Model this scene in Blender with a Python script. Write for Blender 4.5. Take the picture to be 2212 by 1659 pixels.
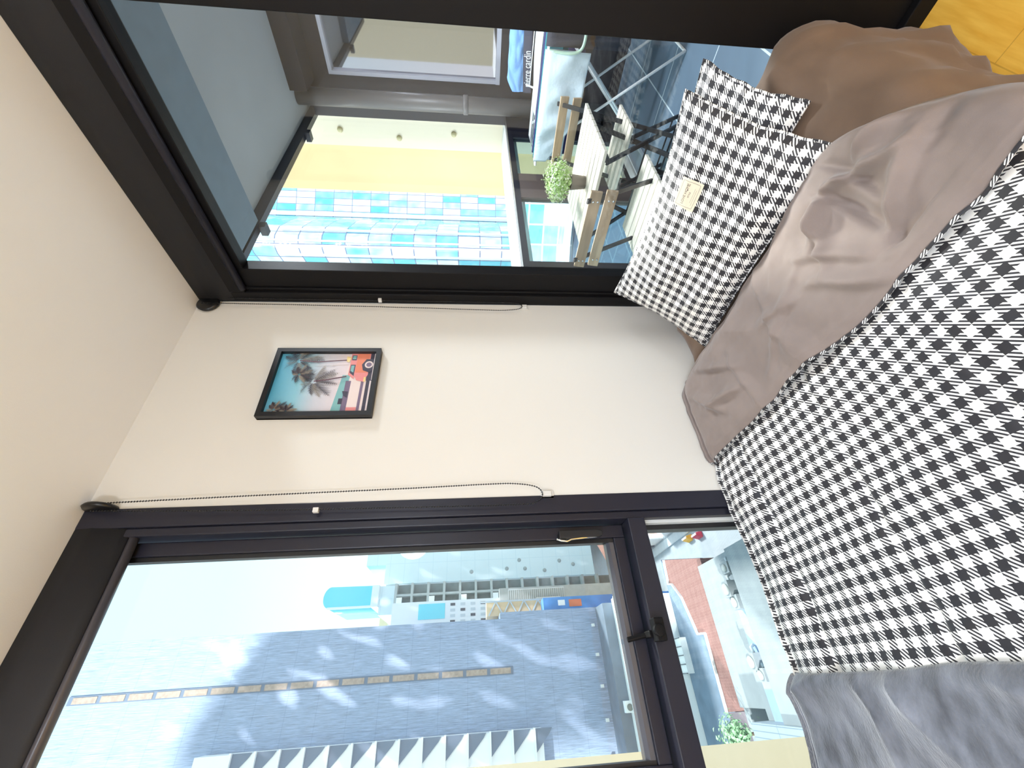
import bpy, bmesh, math, random
from mathutils import Vector, Matrix, noise
random.seed(7)
SC = bpy.context.scene
for o in list(bpy.data.objects):
    bpy.data.objects.remove(o)
COL = SC.collection
PI = math.pi

# ------------------------------------------------------------------ camera
F_PX, W_PX = 903.26, 2212.0
YAW, PIT, ROL = 0.63247, 0.09565, -0.0056
fwd = Vector((math.sin(YAW) * math.cos(PIT), math.cos(YAW) * math.cos(PIT), -math.sin(PIT)))
rgt = fwd.cross(Vector((0, 0, 1))).normalized()
upv = rgt.cross(fwd)
rgt, upv = rgt * math.cos(ROL) + upv * math.sin(ROL), upv * math.cos(ROL) - rgt * math.sin(ROL)
cam_d = bpy.data.cameras.new('camera')
cam = bpy.data.objects.new('camera', cam_d)
COL.objects.link(cam)
m = Matrix((-upv, rgt, -fwd)).transposed().to_4x4()      # the phone was held on its side: picture right is down
m.translation = (0, 0, 1.47)
cam.matrix_world = m
cam_d.sensor_fit = 'HORIZONTAL'
cam_d.sensor_width = 36.0
cam_d.lens = F_PX / W_PX * 36.0
cam_d.clip_start = 0.02
cam_d.clip_end = 2000
SC.camera = cam

# ------------------------------------------------------------------ view, sky, sun, lamps
SC.view_settings.view_transform = 'Standard'
SC.view_settings.look = 'None'
SC.view_settings.gamma = 1.0
SC.view_settings.exposure = 0.0
SC.view_settings.use_curve_mapping = False

wd = bpy.data.worlds.new('sky')
SC.world = wd
wd.use_nodes = True
nt = wd.node_tree
nt.nodes.clear()
n_out = nt.nodes.new('ShaderNodeOutputWorld')
n_bg = nt.nodes.new('ShaderNodeBackground')
n_tc = nt.nodes.new('ShaderNodeTexCoord')
n_sep = nt.nodes.new('ShaderNodeSeparateXYZ')
n_rmp = nt.nodes.new('ShaderNodeValToRGB')
nt.links.new(n_tc.outputs['Generated'], n_sep.inputs[0])
nt.links.new(n_sep.outputs['Z'], n_rmp.inputs[0])
nt.links.new(n_rmp.outputs[0], n_bg.inputs[0])
nt.links.new(n_bg.outputs[0], n_out.inputs[0])
cr = n_rmp.color_ramp
cr.elements[0].position = 0.0
cr.elements[0].color = (1.0, 1.0, 1.0, 1)
cr.elements[1].position = 0.45
cr.elements[1].color = (0.68, 0.93, 1.0, 1)
n_bg.inputs[1].default_value = 1.4

def lamp(name, kind, loc, rot=None, direction=None, **kw):
    d = bpy.data.lights.new(name, kind)
    o = bpy.data.objects.new(name, d)
    COL.objects.link(o)
    o.location = loc
    if rot:
        o.rotation_euler = rot
    if direction is not None:
        o.rotation_euler = Vector(direction).to_track_quat('-Z', 'Y').to_euler()
    for k, v in kw.items():
        setattr(d, k, v)
    return o
SUN_DIR = (0.636, 0.66, -0.40)
lamp('sun', 'SUN', (0, -20, 60), direction=SUN_DIR, energy=8.0, angle=math.radians(1.6), color=(1.0, 0.97, 0.92))
# added fill sun that brightens the balcony and the bed
lamp('balcony_fill_sun', 'SUN', (60, 40, 60), direction=(-0.565, -0.425, -0.707), energy=6.0, angle=math.radians(8), color=(1.0, 0.96, 0.88))
# fainter fill sun, added to lift the fin wall beyond the balcony
lamp('fin_fill_sun', 'SUN', (-60, 80, 40), direction=(0.52, -0.80, -0.30), energy=2.0, angle=math.radians(6), color=(0.92, 0.97, 1.0))
lamp('ceiling_light', 'AREA', (-1.65, -0.9, 2.67), rot=(0, 0, 0), shape='RECTANGLE', size=1.5, size_y=1.5, energy=36, color=(0.82, 0.95, 1.14))
lamp('ceiling_fill', 'POINT', (-1.35, -1.05, 2.20), energy=92, shadow_soft_size=0.22, color=(0.83, 0.95, 1.14))  # unseen fill lamp, added to brighten the ceiling
lamp('wall_light', 'POINT', (1.22, -1.35, 2.05), energy=24, shadow_soft_size=0.15, color=(0.88, 0.96, 1.08))  # second added fill for the ceiling near the door, no real fitting
lamp('balcony_fill', 'AREA', (3.1, 0.25, 3.05), rot=(0, 0, 0), shape='SQUARE', size=0.5, energy=120, color=(0.95, 0.98, 1.05))  # overhead fill added for the dark balcony, kept out of view

# ------------------------------------------------------------------ material helpers
def new_mat(name):
    mt = bpy.data.materials.new(name)
    mt.use_nodes = True
    return mt, mt.node_tree, mt.node_tree.nodes['Principled BSDF']

def lin(r, g, b):
    f = lambda c: (c / 255.0) / 12.92 if c / 255.0 <= 0.04045 else ((c / 255.0 + 0.055) / 1.055) ** 2.4
    return (f(r), f(g), f(b), 1)

def mat(name, col, rough=0.6, metal=0.0, var=0.0, vscale=8.0, bump=0.0, bscale=60.0, spec=0.5, coord='Object', stretch=None, sheen=0.0, emit=None):
    mt, t, p = new_mat(name)
    c = col if len(col) == 4 else tuple(col) + (1,)
    p.inputs['Base Color'].default_value = c
    p.inputs['Roughness'].default_value = rough
    p.inputs['Metallic'].default_value = metal
    p.inputs['Specular IOR Level'].default_value = spec
    if sheen:
        p.inputs['Sheen Weight'].default_value = sheen
        p.inputs['Sheen Roughness'].default_value = 0.4
    if emit:
        p.inputs['Emission Color'].default_value = c
        p.inputs['Emission Strength'].default_value = emit
    if var or bump:
        tc = t.nodes.new('ShaderNodeTexCoord')
        src = tc.outputs[coord]
        if stretch:
            mp = t.nodes.new('ShaderNodeMapping')
            mp.inputs['Scale'].default_value = stretch
            t.links.new(src, mp.inputs[0])
            src = mp.outputs[0]
    if var:
        nz = t.nodes.new('ShaderNodeTexNoise')
        nz.inputs['Scale'].default_value = vscale
        nz.inputs['Detail'].default_value = 5
        t.links.new(src, nz.inputs['Vector'])
        r = t.nodes.new('ShaderNodeValToRGB')
        r.color_ramp.elements[0].position = 0.3
        r.color_ramp.elements[1].position = 0.7
        r.color_ramp.elements[0].color = tuple(x * (1 - var) for x in c[:3]) + (1,)
        r.color_ramp.elements[1].color = tuple(min(1, x * (1 + var)) for x in c[:3]) + (1,)
        t.links.new(nz.outputs[0], r.inputs[0])
        t.links.new(r.outputs[0], p.inputs['Base Color'])
    if bump:
        nb = t.nodes.new('ShaderNodeTexNoise')
        nb.inputs['Scale'].default_value = bscale
        nb.inputs['Detail'].default_value = 4
        t.links.new(src, nb.inputs['Vector'])
        bp = t.nodes.new('ShaderNodeBump')
        bp.inputs['Strength'].default_value = bump
        bp.inputs['Distance'].default_value = 0.01
        t.links.new(nb.outputs[0], bp.inputs['Height'])
        t.links.new(bp.outputs[0], p.inputs['Normal'])
    return mt

def math_n(t, op, a, b=None, c=None):
    n = t.nodes.new('ShaderNodeMath')
    n.operation = op
    for i, v in enumerate((a, b, c)):
        if v is None:
            continue
        if isinstance(v, (int, float)):
            n.inputs[i].default_value = v
        else:
            t.links.new(v, n.inputs[i])
    return n.outputs[0]

def mix_rgb(t, fac, a, b):
    n = t.nodes.new('ShaderNodeMix')
    n.data_type = 'RGBA'
    for idx, v in ((0, fac), (6, a), (7, b)):
        if isinstance(v, (int, float)):
            n.inputs[idx].default_value = v
        elif isinstance(v, tuple):
            n.inputs[idx].default_value = v
        else:
            t.links.new(v, n.inputs[idx])
    return n.outputs[2]

def glass_mat(name, tint=(0.93, 0.97, 0.96, 1), refl=1.6):
    mt, t, p = new_mat(name)
    t.nodes.remove(p)
    out = t.nodes['Material Output']
    tr = t.nodes.new('ShaderNodeBsdfTransparent')
    tr.inputs[0].default_value = tint
    gl = t.nodes.new('ShaderNodeBsdfGlossy')
    gl.inputs['Roughness'].default_value = 0.01
    ge = t.nodes.new('ShaderNodeNewGeometry')
    dt = t.nodes.new('ShaderNodeVectorMath')
    dt.operation = 'DOT_PRODUCT'
    t.links.new(ge.outputs['Normal'], dt.inputs[0])
    t.links.new(ge.outputs['Incoming'], dt.inputs[1])
    c1 = math_n(t, 'SUBTRACT', 1.0, math_n(t, 'ABSOLUTE', dt.outputs['Value']))
    f = math_n(t, 'MULTIPLY_ADD', math_n(t, 'POWER', c1, 5.0), 0.9, 0.04 * refl)
    f = math_n(t, 'MINIMUM', f, 1.0)
    mx = t.nodes.new('ShaderNodeMixShader')
    t.links.new(f, mx.inputs[0])
    t.links.new(tr.outputs[0], mx.inputs[1])
    t.links.new(gl.outputs[0], mx.inputs[2])
    t.links.new(mx.outputs[0], out.inputs[0])
    return mt

def gingham_mat(name, period):
    mt, t, p = new_mat(name)
    uv = t.nodes.new('ShaderNodeUVMap')
    sp = t.nodes.new('ShaderNodeSeparateXYZ')
    t.links.new(uv.outputs[0], sp.inputs[0])
    U = math_n(t, 'MULTIPLY', sp.outputs[0], 2.0 / period)
    V = math_n(t, 'MULTIPLY', sp.outputs[1], 2.0 / period)
    a = math_n(t, 'GREATER_THAN', math_n(t, 'PINGPONG', math_n(t, 'ADD', U, 0.5), 1.0), 0.5)
    b = math_n(t, 'GREATER_THAN', math_n(t, 'PINGPONG', math_n(t, 'ADD', V, 0.5), 1.0), 0.5)
    h = math_n(t, 'GREATER_THAN', math_n(t, 'FRACT', math_n(t, 'MULTIPLY', math_n(t, 'ADD', U, V), 2.0)), 0.5)
    both = math_n(t, 'MULTIPLY', a, b)
    either = math_n(t, 'ABSOLUTE', math_n(t, 'SUBTRACT', a, b))
    blk = math_n(t, 'ADD', both, math_n(t, 'MULTIPLY', either, h))
    c = mix_rgb(t, blk, (0.95, 0.93, 0.89, 1), (0.018, 0.017, 0.022, 1))
    t.links.new(c, p.inputs['Base Color'])
    p.inputs['Roughness'].default_value = 0.62
    p.inputs['Specular IOR Level'].default_value = 0.55
    p.inputs['Sheen Weight'].default_value = 0.12
    return mt

M = {}
M['wall'] = mat('wall_paint', (0.74, 0.705, 0.64), 0.75, bump=0.03, bscale=250)
M['ceil'] = mat('ceiling_paint', (0.89, 0.89, 0.90), 0.85, bump=0.04, bscale=300)
M['frame'] = mat('black_aluminium', (0.016, 0.016, 0.027), 0.38, bump=0.02, bscale=400, spec=0.4)
M['frame_k'] = mat('black_door_frame', (0.0055, 0.005, 0.0055), 0.5, bump=0.02, bscale=400, spec=0.2)
M['frame_d'] = mat('black_gasket', (0.008, 0.008, 0.010), 0.5)
M['reveal_lit'] = mat('sunlit_reveal_tone', (0.75, 0.76, 0.74), 0.45)  # pale colour stands in for light on the lower pane's reveal
M['blind'] = mat('black_blind_fabric', (0.012, 0.012, 0.015), 0.7, bump=0.15, bscale=900)
M['rail'] = mat('blind_bottom_rail', (0.07, 0.065, 0.075), 0.35)
M['chain'] = mat('black_plastic', (0.006, 0.006, 0.007), 0.35)
M['clear'] = mat('clear_plastic', (0.72, 0.70, 0.66), 0.15)
M['chrome'] = mat('chrome', (0.8, 0.8, 0.82), 0.12, metal=1.0)
M['glass'] = glass_mat('window_glass', (0.97, 0.99, 0.99, 1), 0.8)
M['door_glass'] = glass_mat('door_glass', (0.96, 0.985, 0.985, 1), 1.0)
M['rail_glass'] = glass_mat('balustrade_glass', (0.82, 0.94, 0.95, 1), 2.0)
M['check'] = gingham_mat('gingham_duvet', 0.037)
M['check_p'] = gingham_mat('gingham_pillow', 0.038)
M['taupe'] = mat('taupe_cotton', (0.25, 0.197, 0.174), 0.75, var=0.10, vscale=9, bump=0.10, bscale=700, sheen=0.2)
M['brown'] = mat('brown_cotton', (0.165, 0.104, 0.066), 0.8, var=0.12, vscale=7, bump=0.10, bscale=700, sheen=0.15)
M['velvet'] = mat('grey_velvet', (0.165, 0.175, 0.205), 0.7, var=0.5, vscale=14, bump=0.25, bscale=120, sheen=0.8, stretch=(1, 1.8, 1))
M['tag'] = mat('cream_label', (0.88, 0.80, 0.62), 0.7)
M['ink'] = mat('brown_ink', (0.10, 0.06, 0.05), 0.7)
M['bedbase'] = mat('bed_base_fabric', (0.05, 0.045, 0.04), 0.8)

def wood_floor():
    mt, t, p = new_mat('orange_oak_floor')
    tc = t.nodes.new('ShaderNodeTexCoord')
    mp = t.nodes.new('ShaderNodeMapping')
    mp.inputs['Scale'].default_value = (1.0, 9.0, 1.0)
    t.links.new(tc.outputs['Object'], mp.inputs[0])
    nz = t.nodes.new('ShaderNodeTexNoise')
    nz.inputs['Scale'].default_value = 7
    nz.inputs['Detail'].default_value = 6
    t.links.new(mp.outputs[0], nz.inputs['Vector'])
    r = t.nodes.new('ShaderNodeValToRGB')
    r.color_ramp.elements[0].position = 0.35
    r.color_ramp.elements[0].color = (0.88, 0.46, 0.055, 1)
    r.color_ramp.elements[1].position = 0.7
    r.color_ramp.elements[1].color = (1.0, 0.60, 0.10, 1)
    t.links.new(nz.outputs[0], r.inputs[0])
    br = t.nodes.new('ShaderNodeTexBrick')
    br.inputs['Scale'].default_value = 1.0
    br.inputs['Brick Width'].default_value = 1.2
    br.inputs['Row Height'].default_value = 0.14
    br.inputs['Mortar Size'].default_value = 0.0015
    br.inputs['Color1'].default_value = (1, 1, 1, 1)
    br.inputs['Color2'].default_value = (0.92, 0.92, 0.92, 1)
    br.inputs['Mortar'].default_value = (0.75, 0.70, 0.66, 1)
    t.links.new(tc.outputs['Object'], br.inputs['Vector'])
    mx = t.nodes.new('ShaderNodeMix')
    mx.data_type = 'RGBA'
    mx.blend_type = 'MULTIPLY'
    mx.inputs[0].default_value = 1
    t.links.new(r.outputs[0], mx.inputs[6])
    t.links.new(br.outputs[0], mx.inputs[7])
    t.links.new(mx.outputs[2], p.inputs['Base Color'])
    p.inputs['Roughness'].default_value = 0.4
    return mt
M['floor'] = wood_floor()

def grid_mat(name, base, line, w, h, lw, rough=0.4, c2=None, metal=0.0, axis='XZ', offs=0.0, off=0, bump=0.0, spec=0.5):
    """panels w x h metres with joints lw, on one object-space plane"""
    mt, t, p = new_mat(name)
    tc = t.nodes.new('ShaderNodeTexCoord')
    sp = t.nodes.new('ShaderNodeSeparateXYZ')
    t.links.new(tc.outputs['Object'], sp.inputs[0])
    cb = t.nodes.new('ShaderNodeCombineXYZ')
    ix = {'X': 0, 'Y': 1, 'Z': 2}
    if axis == 'UV':
        uvn = t.nodes.new('ShaderNodeUVMap')
        vec = uvn.outputs[0]
    else:
        t.links.new(sp.outputs[ix[axis[0]]], cb.inputs[0])
        t.links.new(sp.outputs[ix[axis[1]]], cb.inputs[1])
        vec = cb.outputs[0]
    br = t.nodes.new('ShaderNodeTexBrick')
    br.offset = offs
    br.inputs['Scale'].default_value = 1
    br.inputs['Brick Width'].default_value = w
    br.inputs['Row Height'].default_value = h
    br.inputs['Mortar Size'].default_value = lw
    br.inputs['Mortar Smooth'].default_value = 0.0
    br.inputs['Color1'].default_value = base
    br.inputs['Color2'].default_value = c2 or base
    br.inputs['Mortar'].default_value = line
    t.links.new(vec, br.inputs['Vector'])
    t.links.new(br.outputs[0], p.inputs['Base Color'])
    p.inputs['Roughness'].default_value = rough
    p.inputs['Metallic'].default_value = metal
    p.inputs['Specular IOR Level'].default_value = spec
    if bump:
        nb = t.nodes.new('ShaderNodeTexNoise')
        nb.inputs['Scale'].default_value = bump
        t.links.new(vec, nb.inputs['Vector'])
        bp = t.nodes.new('ShaderNodeBump')
        bp.inputs['Strength'].default_value = 0.5
        bp.inputs['Distance'].default_value = 0.12
        t.links.new(nb.outputs[0], bp.inputs['Height'])
        t.links.new(bp.outputs[0], p.inputs['Normal'])
    return mt

# ------------------------------------------------------------------ geometry helpers
class MB:
    def __init__(self):
        self.bm = bmesh.new()
        self.uv = self.bm.loops.layers.uv.new('UVMap')
        self.mi = 0
    def face(self, vs, smooth=False, uvs=None):
        try:
            f = self.bm.faces.new(vs)
        except ValueError:
            return None
        f.material_index = self.mi
        f.smooth = smooth
        if uvs:
            for l, c in zip(f.loops, uvs):
                l[self.uv].uv = c
        return f
    def box(self, x0, x1, y0, y1, z0, z1):
        v = [self.bm.verts.new((x, y, z)) for x in (x0, x1) for y in (y0, y1) for z in (z0, z1)]
        for q in ((0, 1, 3, 2), (4, 6, 7, 5), (0, 4, 5, 1), (2, 3, 7, 6), (0, 2, 6, 4), (1, 5, 7, 3)):
            self.face([v[i] for i in q])
        return self
    def bar(self, a, b, w, h=None, up=(0, 0, 1)):
        """rectangular bar between two points"""
        h = h or w
        a, b = Vector(a), Vector(b)
        d = (b - a).normalized()
        s = d.cross(Vector(up))
        if s.length < 1e-4:
            s = d.cross(Vector((1, 0, 0)))
        s.normalize()
        u = s.cross(d)
        vs = []
        for p in (a, b):
            for i, j in ((-1, -1), (1, -1), (1, 1), (-1, 1)):
                vs.append(self.bm.verts.new(p + s * (i * w / 2) + u * (j * h / 2)))
        for q in ((3, 2, 1, 0), (4, 5, 6, 7), (0, 1, 5, 4), (1, 2, 6, 5), (2, 3, 7, 6), (3, 0, 4, 7)):
            self.face([vs[i] for i in q])
        return self
    def tube(self, pts, r, n=8, closed=False, cap=True):
        pts = [Vector(p) for p in pts]
        rings = []
        N = len(pts)
        prev = None
        for i, p in enumerate(pts):
            if closed:
                d = (pts[(i + 1) % N] - pts[i - 1])
            else:
                d = pts[min(i + 1, N - 1)] - pts[max(i - 1, 0)]
            d.normalize()
            s = d.cross(Vector((0.013, 0.021, 1))) if prev is None else prev - d * prev.dot(d)
            if s.length < 1e-5:
                s = d.cross(Vector((1, 0, 0)))
            s.normalize()
            prev = s
            u = s.cross(d)
            rr = r[i] if isinstance(r, (list, tuple)) else r
            rings.append([self.bm.verts.new(p + (s * math.cos(2 * PI * k / n) + u * math.sin(2 * PI * k / n)) * rr) for k in range(n)])
        rng = range(N if closed else N - 1)
        for i in rng:
            A, B = rings[i], rings[(i + 1) % N]
            for k in range(n):
                self.face([A[k], A[(k + 1) % n], B[(k + 1) % n], B[k]], True)
        if cap and not closed:
            self.face(list(reversed(rings[0])))
            self.face(rings[-1])
        return self
    def lathe(self, prof, c=(0, 0, 0), n=24, axis='Z'):
        rings = []
        for r, z in prof:
            ring = []
            for k in range(n):
                a = 2 * PI * k / n
                x, y = r * math.cos(a), r * math.sin(a)
                p = {'Z': (x, y, z), 'Y': (x, z, y), 'X': (z, x, y)}[axis]
                ring.append(self.bm.verts.new(Vector(c) + Vector(p)))
            rings.append(ring)
        for A, B in zip(rings, rings[1:]):
            for k in range(n):
                self.face([A[k], A[(k + 1) % n], B[(k + 1) % n], B[k]], True)
        self.face(list(reversed(rings[0])))
        self.face(rings[-1])
        return self
    def prism(self, poly, z0, z1):
        b = [self.bm.verts.new((x, y, z0)) for x, y in poly]
        t = [self.bm.verts.new((x, y, z1)) for x, y in poly]
        n = len(poly)
        self.face(list(reversed(b)))
        self.face(t)
        for i in range(n):
            self.face([b[i], b[(i + 1) % n], t[(i + 1) % n], t[i]])
        return self
    def extrude_profile(self, prof, axis, a, b, smooth=False):
        """closed 2-D profile swept along an axis; profile gives the two other coordinates in order"""
        def P(q, s):
            return {'X': (s, q[0], q[1]), 'Y': (q[0], s, q[1]), 'Z': (q[0], q[1], s)}[axis]
        A = [self.bm.verts.new(P(q, a)) for q in prof]
        B = [self.bm.verts.new(P(q, b)) for q in prof]
        n = len(prof)
        self.face(A)
        self.face(list(reversed(B)))
        for i in range(n):
            self.face([A[i], B[i], B[(i + 1) % n], A[(i + 1) % n]], smooth)
        return self
    def sheet(self, fn, nu, nv, uvfn=None, thick=0.0):
        """grid surface fn(s,t)->xyz, s,t in 0..1, optionally with a back face"""
        V = [[self.bm.verts.new(fn(i / nu, j / nv)) for j in range(nv + 1)] for i in range(nu + 1)]
        U = uvfn or (lambda s, t: (s, t))
        for i in range(nu):
            for j in range(nv):
                self.face([V[i][j], V[i + 1][j], V[i + 1][j + 1], V[i][j + 1]], True,
                          [U(i / nu, j / nv), U((i + 1) / nu, j / nv), U((i + 1) / nu, (j + 1) / nv), U(i / nu, (j + 1) / nv)])
        return V
    def tri_list(self, pts):
        self.face([self.bm.verts.new(p) for p in pts])
        return self
    def build(self, name, mats, parent=None, fix=True, solid=0.0, bevel=0.0, sub=0):
        me = bpy.data.meshes.new(name)
        if fix:
            bmesh.ops.recalc_face_normals(self.bm, faces=self.bm.faces)
        if parent is not None:
            off = Vector((0, 0, 0))
            q = parent
            while q is not None:
                off += q.location
                q = q.parent
            for v in self.bm.verts:
                v.co -= off
        self.bm.to_mesh(me)
        self.bm.free()
        for mm in (mats if isinstance(mats, (list, tuple)) else [mats]):
            me.materials.append(mm)
        o = bpy.data.objects.new(name, me)
        COL.objects.link(o)
        if parent is not None:
            o.parent = parent
        if solid:
            md = o.modifiers.new('solid', 'SOLIDIFY')
            md.thickness = solid
            md.offset = -1
        if bevel:
            md = o.modifiers.new('bevel', 'BEVEL')
            md.width = bevel
            md.segments = 2
            md.limit_method = 'ANGLE'
        if sub:
            md = o.modifiers.new('sub', 'SUBSURF')
            md.levels = sub
            md.render_levels = sub
        return o

def tag(o, label, cat, group=None, kind=None):
    o['label'] = label
    o['category'] = cat
    if group:
        o['group'] = group
    if kind:
        o['kind'] = kind
    return o

def thing(name, label, cat, loc, group=None):
    o = bpy.data.objects.new(name, None)
    COL.objects.link(o)
    o.location = loc
    o.empty_display_size = 0.1
    return tag(o, label, cat, group)

def struct(o):
    o['kind'] = 'structure'
    return o

def copy_tree(o, parent=None):
    c = o.copy()
    COL.objects.link(c)
    c.parent = parent
    for ch in list(o.children):
        copy_tree(ch, c)
    return c

def place(root, loc, rz=0.0, label=None, group=None):
    root.location = loc
    root.rotation_euler = (0, 0, rz)
    if label:
        root['label'] = label
    if group:
        root['group'] = group
    return root

def rbox(mb, c, h, r, n, fn=None, uvfn=None):
    """rounded box, c centre, h half sizes, r radius, n=(nx,ny,nz) divisions"""
    cache = {}
    def vert(i, j, k):
        key = (i, j, k)
        if key not in cache:
            p = [-h[a] + 2 * h[a] * q / n[a] for a, q in enumerate((i, j, k))]
            inner = [max(-(h[a] - r), min(h[a] - r, p[a])) for a in range(3)]
            d = Vector([p[a] - inner[a] for a in range(3)])
            if d.length > 1e-9:
                d = d.normalized() * r
            v = Vector(inner) + d + Vector(c)
            if fn:
                v = Vector(fn(v))
            cache[key] = mb.bm.verts.new(v)
        return cache[key]
    nx, ny, nz = n
    for i in range(nx):
        for j in range(ny):
            mb.face([vert(i, j, nz), vert(i + 1, j, nz), vert(i + 1, j + 1, nz), vert(i, j + 1, nz)], True)
            mb.face([vert(i, j, 0), vert(i, j + 1, 0), vert(i + 1, j + 1, 0), vert(i + 1, j, 0)], True)
    for i in range(nx):
        for k in range(nz):
            mb.face([vert(i, 0, k), vert(i + 1, 0, k), vert(i + 1, 0, k + 1), vert(i, 0, k + 1)], True)
            mb.face([vert(i, ny, k), vert(i, ny, k + 1), vert(i + 1, ny, k + 1), vert(i + 1, ny, k)], True)
    for j in range(ny):
        for k in range(nz):
            mb.face([vert(0, j, k), vert(0, j, k + 1), vert(0, j + 1, k + 1), vert(0, j + 1, k)], True)
            mb.face([vert(nx, j, k), vert(nx, j + 1, k), vert(nx, j + 1, k + 1), vert(nx, j, k + 1)], True)
    return mb

def nz(x, y, z=0.0, s=1.0):
    return noise.noise(Vector((x * s, y * s, z)))

def ridge(x, y, ang, freq, ph, warp=0.5, sharp=3.0):
    """a set of soft creases running along direction ang"""
    c, s = math.cos(ang), math.sin(ang)
    t = (-s * x + c * y) * freq + ph + warp * noise.noise(Vector((x * 2.2, y * 2.2, ph)))
    v = 1 - abs(2 * (t - math.floor(t)) - 1)
    return v ** sharp

def text_mesh(body, size, name):
    cu = bpy.data.curves.new(name, 'FONT')
    cu.body = body
    cu.size = size
    cu.align_x = 'CENTER'
    cu.align_y = 'CENTER'
    ob = bpy.data.objects.new(name, cu)
    COL.objects.link(ob)
    dg = bpy.context.evaluated_depsgraph_get()
    dg.update()
    me = bpy.data.meshes.new_from_object(ob.evaluated_get(dg))
    bpy.data.objects.remove(ob)
    vs = [v.co.copy() for v in me.vertices]
    fs = [tuple(p.vertices) for p in me.polygons]
    bpy.data.meshes.remove(me)
    return vs, fs

# ================================================================== ROOM SHELL
FZ, CZ = 0.15, 2.69
struct(MB().box(-2.6, 1.5, -2.4, 1.62, FZ - 0.2, FZ).build('floor', M['floor']))
struct(MB().box(-2.6, 1.62, -2.4, 1.62, CZ, CZ + 0.2).build('ceiling', M['ceil']))
mb = MB()
mb.box(0.54, 1.5, 1.4, 1.62, FZ - 0.1, CZ + 0.1)
mb.box(-2.6, -0.33, 1.4, 1.62, FZ - 0.1, CZ + 0.1)
struct(mb.build('wall_back', M['wall']))
struct(MB().box(-2.75, -2.6, -2.4, 1.62, FZ, CZ).build('wall_left', M['wall']))
struct(MB().box(-2.75, 1.62, -2.55, -2.4, FZ, CZ).build('wall_front', M['wall']))
struct(MB().box(1.5, 1.62, -2.4, -1.55, FZ, CZ).build('wall_right', M['wall']))

# ------------------------------------------------------------------ window_1, left of the white wall
win = bpy.data.objects.new('window_1', None)
COL.objects.link(win)
win.location = (0.1, 1.5, FZ)
struct(win)
mb = MB()
mb.box(0.478, 0.54, 1.396, 1.60, FZ, CZ)            # right jamb, outer step
mb.box(0.452, 0.4775, 1.406, 1.60, FZ, CZ)          # right jamb, inner step
mb.box(-0.33, -0.30, 1.396, 1.60, FZ, CZ)          # left jamb
mb.box(-0.30, -0.235, 1.406, 1.60, 0.94, CZ)
mb.box(-0.30, 0.452, 1.398, 1.60, 0.880, 0.940)    # transom
mb.box(-0.235, 0.452, 1.44, 1.60, 2.641, CZ)         # head
mb.box(-0.30, 0.452, 1.40, 1.60, FZ, 0.215)        # sill
mb.build('window_frame', M['frame'], win, bevel=0.003)
mb = MB()
for x0, x1, z0, z1 in ((0.403, 0.446, 0.945, 2.64), (-0.232, -0.186, 0.945, 2.64), (-0.186, 0.403, 0.945, 0.985), (-0.186, 0.403, 2.60, 2.64)):
    mb.box(x0, x1, 1.452, 1.50, z0, z1)
sash = mb.build('sash', M['frame'], win, bevel=0.003)
mb = MB()
for x0, x1, z0, z1 in ((0.389, 0.4025, 0.985, 2.60), (-0.186, -0.176, 0.985, 2.60), (-0.176, 0.389, 2.585, 2.60)):
    mb.box(x0, x1, 1.462, 1.49, z0, z1)
mb.build('glazing_bead', M['frame_d'], sash)
mb = MB().extrude_profile([(1.462, 0.9855), (1.49, 0.9855), (1.49, 1.014), (1.473, 1.010), (1.462, 1.000)], 'X', -0.176, 0.389)
mb.build('bottom_bead', mat('satin_bead', (0.07, 0.075, 0.095), 0.25, spec=0.8), sash)
MB().box(-0.178, 0.391, 1.474, 1.478, 1.005, 2.60).build('sash_glass', M['glass'], sash)
mb = MB().box(0.441, 0.4515, 1.43, 1.470, 0.215, 0.8795)
o = mb.build('lit_reveal', M['reveal_lit'], win)
o['label'] = 'strip of the lower pane reveal coloured pale as if sunlit'
mb = MB()
mb.box(0.424, 0.4405, 1.455, 1.49, 0.215, 0.8795)
mb.box(-0.30, -0.285, 1.455, 1.49, 0.215, 0.8795)
mb.box(-0.285, 0.424, 1.455, 1.49, 0.862, 0.8795)
mb.build('lower_glazing_bead', M['frame_d'], win)
MB().box(-0.29, 0.428, 1.474, 1.478, 0.21, 0.87).build('lower_glass', M['glass'], win)
# cam handle on the sash stile
mb = MB()
mb.lathe([(0.0, -0.012), (0.016, -0.012), (0.018, 0.0), (0.016, 0.010), (0.0, 0.012)], (0.410, 1.440, 1.165), 16, 'Y')
mb.extrude_profile([(0.398, 1.18), (0.424, 1.18), (0.424, 1.045), (0.418, 1.03), (0.404, 1.03), (0.398, 1.045)], 'Y', 1.418, 1.430)
h = mb.build('window_handle', M['frame_d'], win, bevel=0.003)
mb = MB()
mb.tube([(0.397, 1.422, 1.19 - 0.0), (0.392, 1.424, 1.175), (0.389, 1.424, 1.155), (0.395, 1.424, 1.14), (0.399, 1.424, 1.09), (0.399, 1.424, 1.04)], 0.0034, 8)
o = mb.build('handle_trim', M['chrome'], h)
o['label'] = 'chrome edge of the window handle'
# winder latch on the bottom rail
mb = MB()
mb.box(0.085, 0.145, 1.36, 1.398, 0.915, 0.945)
mb.lathe([(0.0, 0), (0.017, 0.0), (0.017, 0.018), (0.010, 0.026), (0, 0.026)], (0.112, 1.352, 0.935), 14, 'Y')
mb.box(0.098, 0.116, 1.392, 1.436, 0.935, 0.955)
mb.bar((0.107, 1.43, 0.950), (0.098, 1.44, 1.010), 0.013, 0.011)
mb.build('window_latch', M['frame_k'], win, bevel=0.003)

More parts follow.
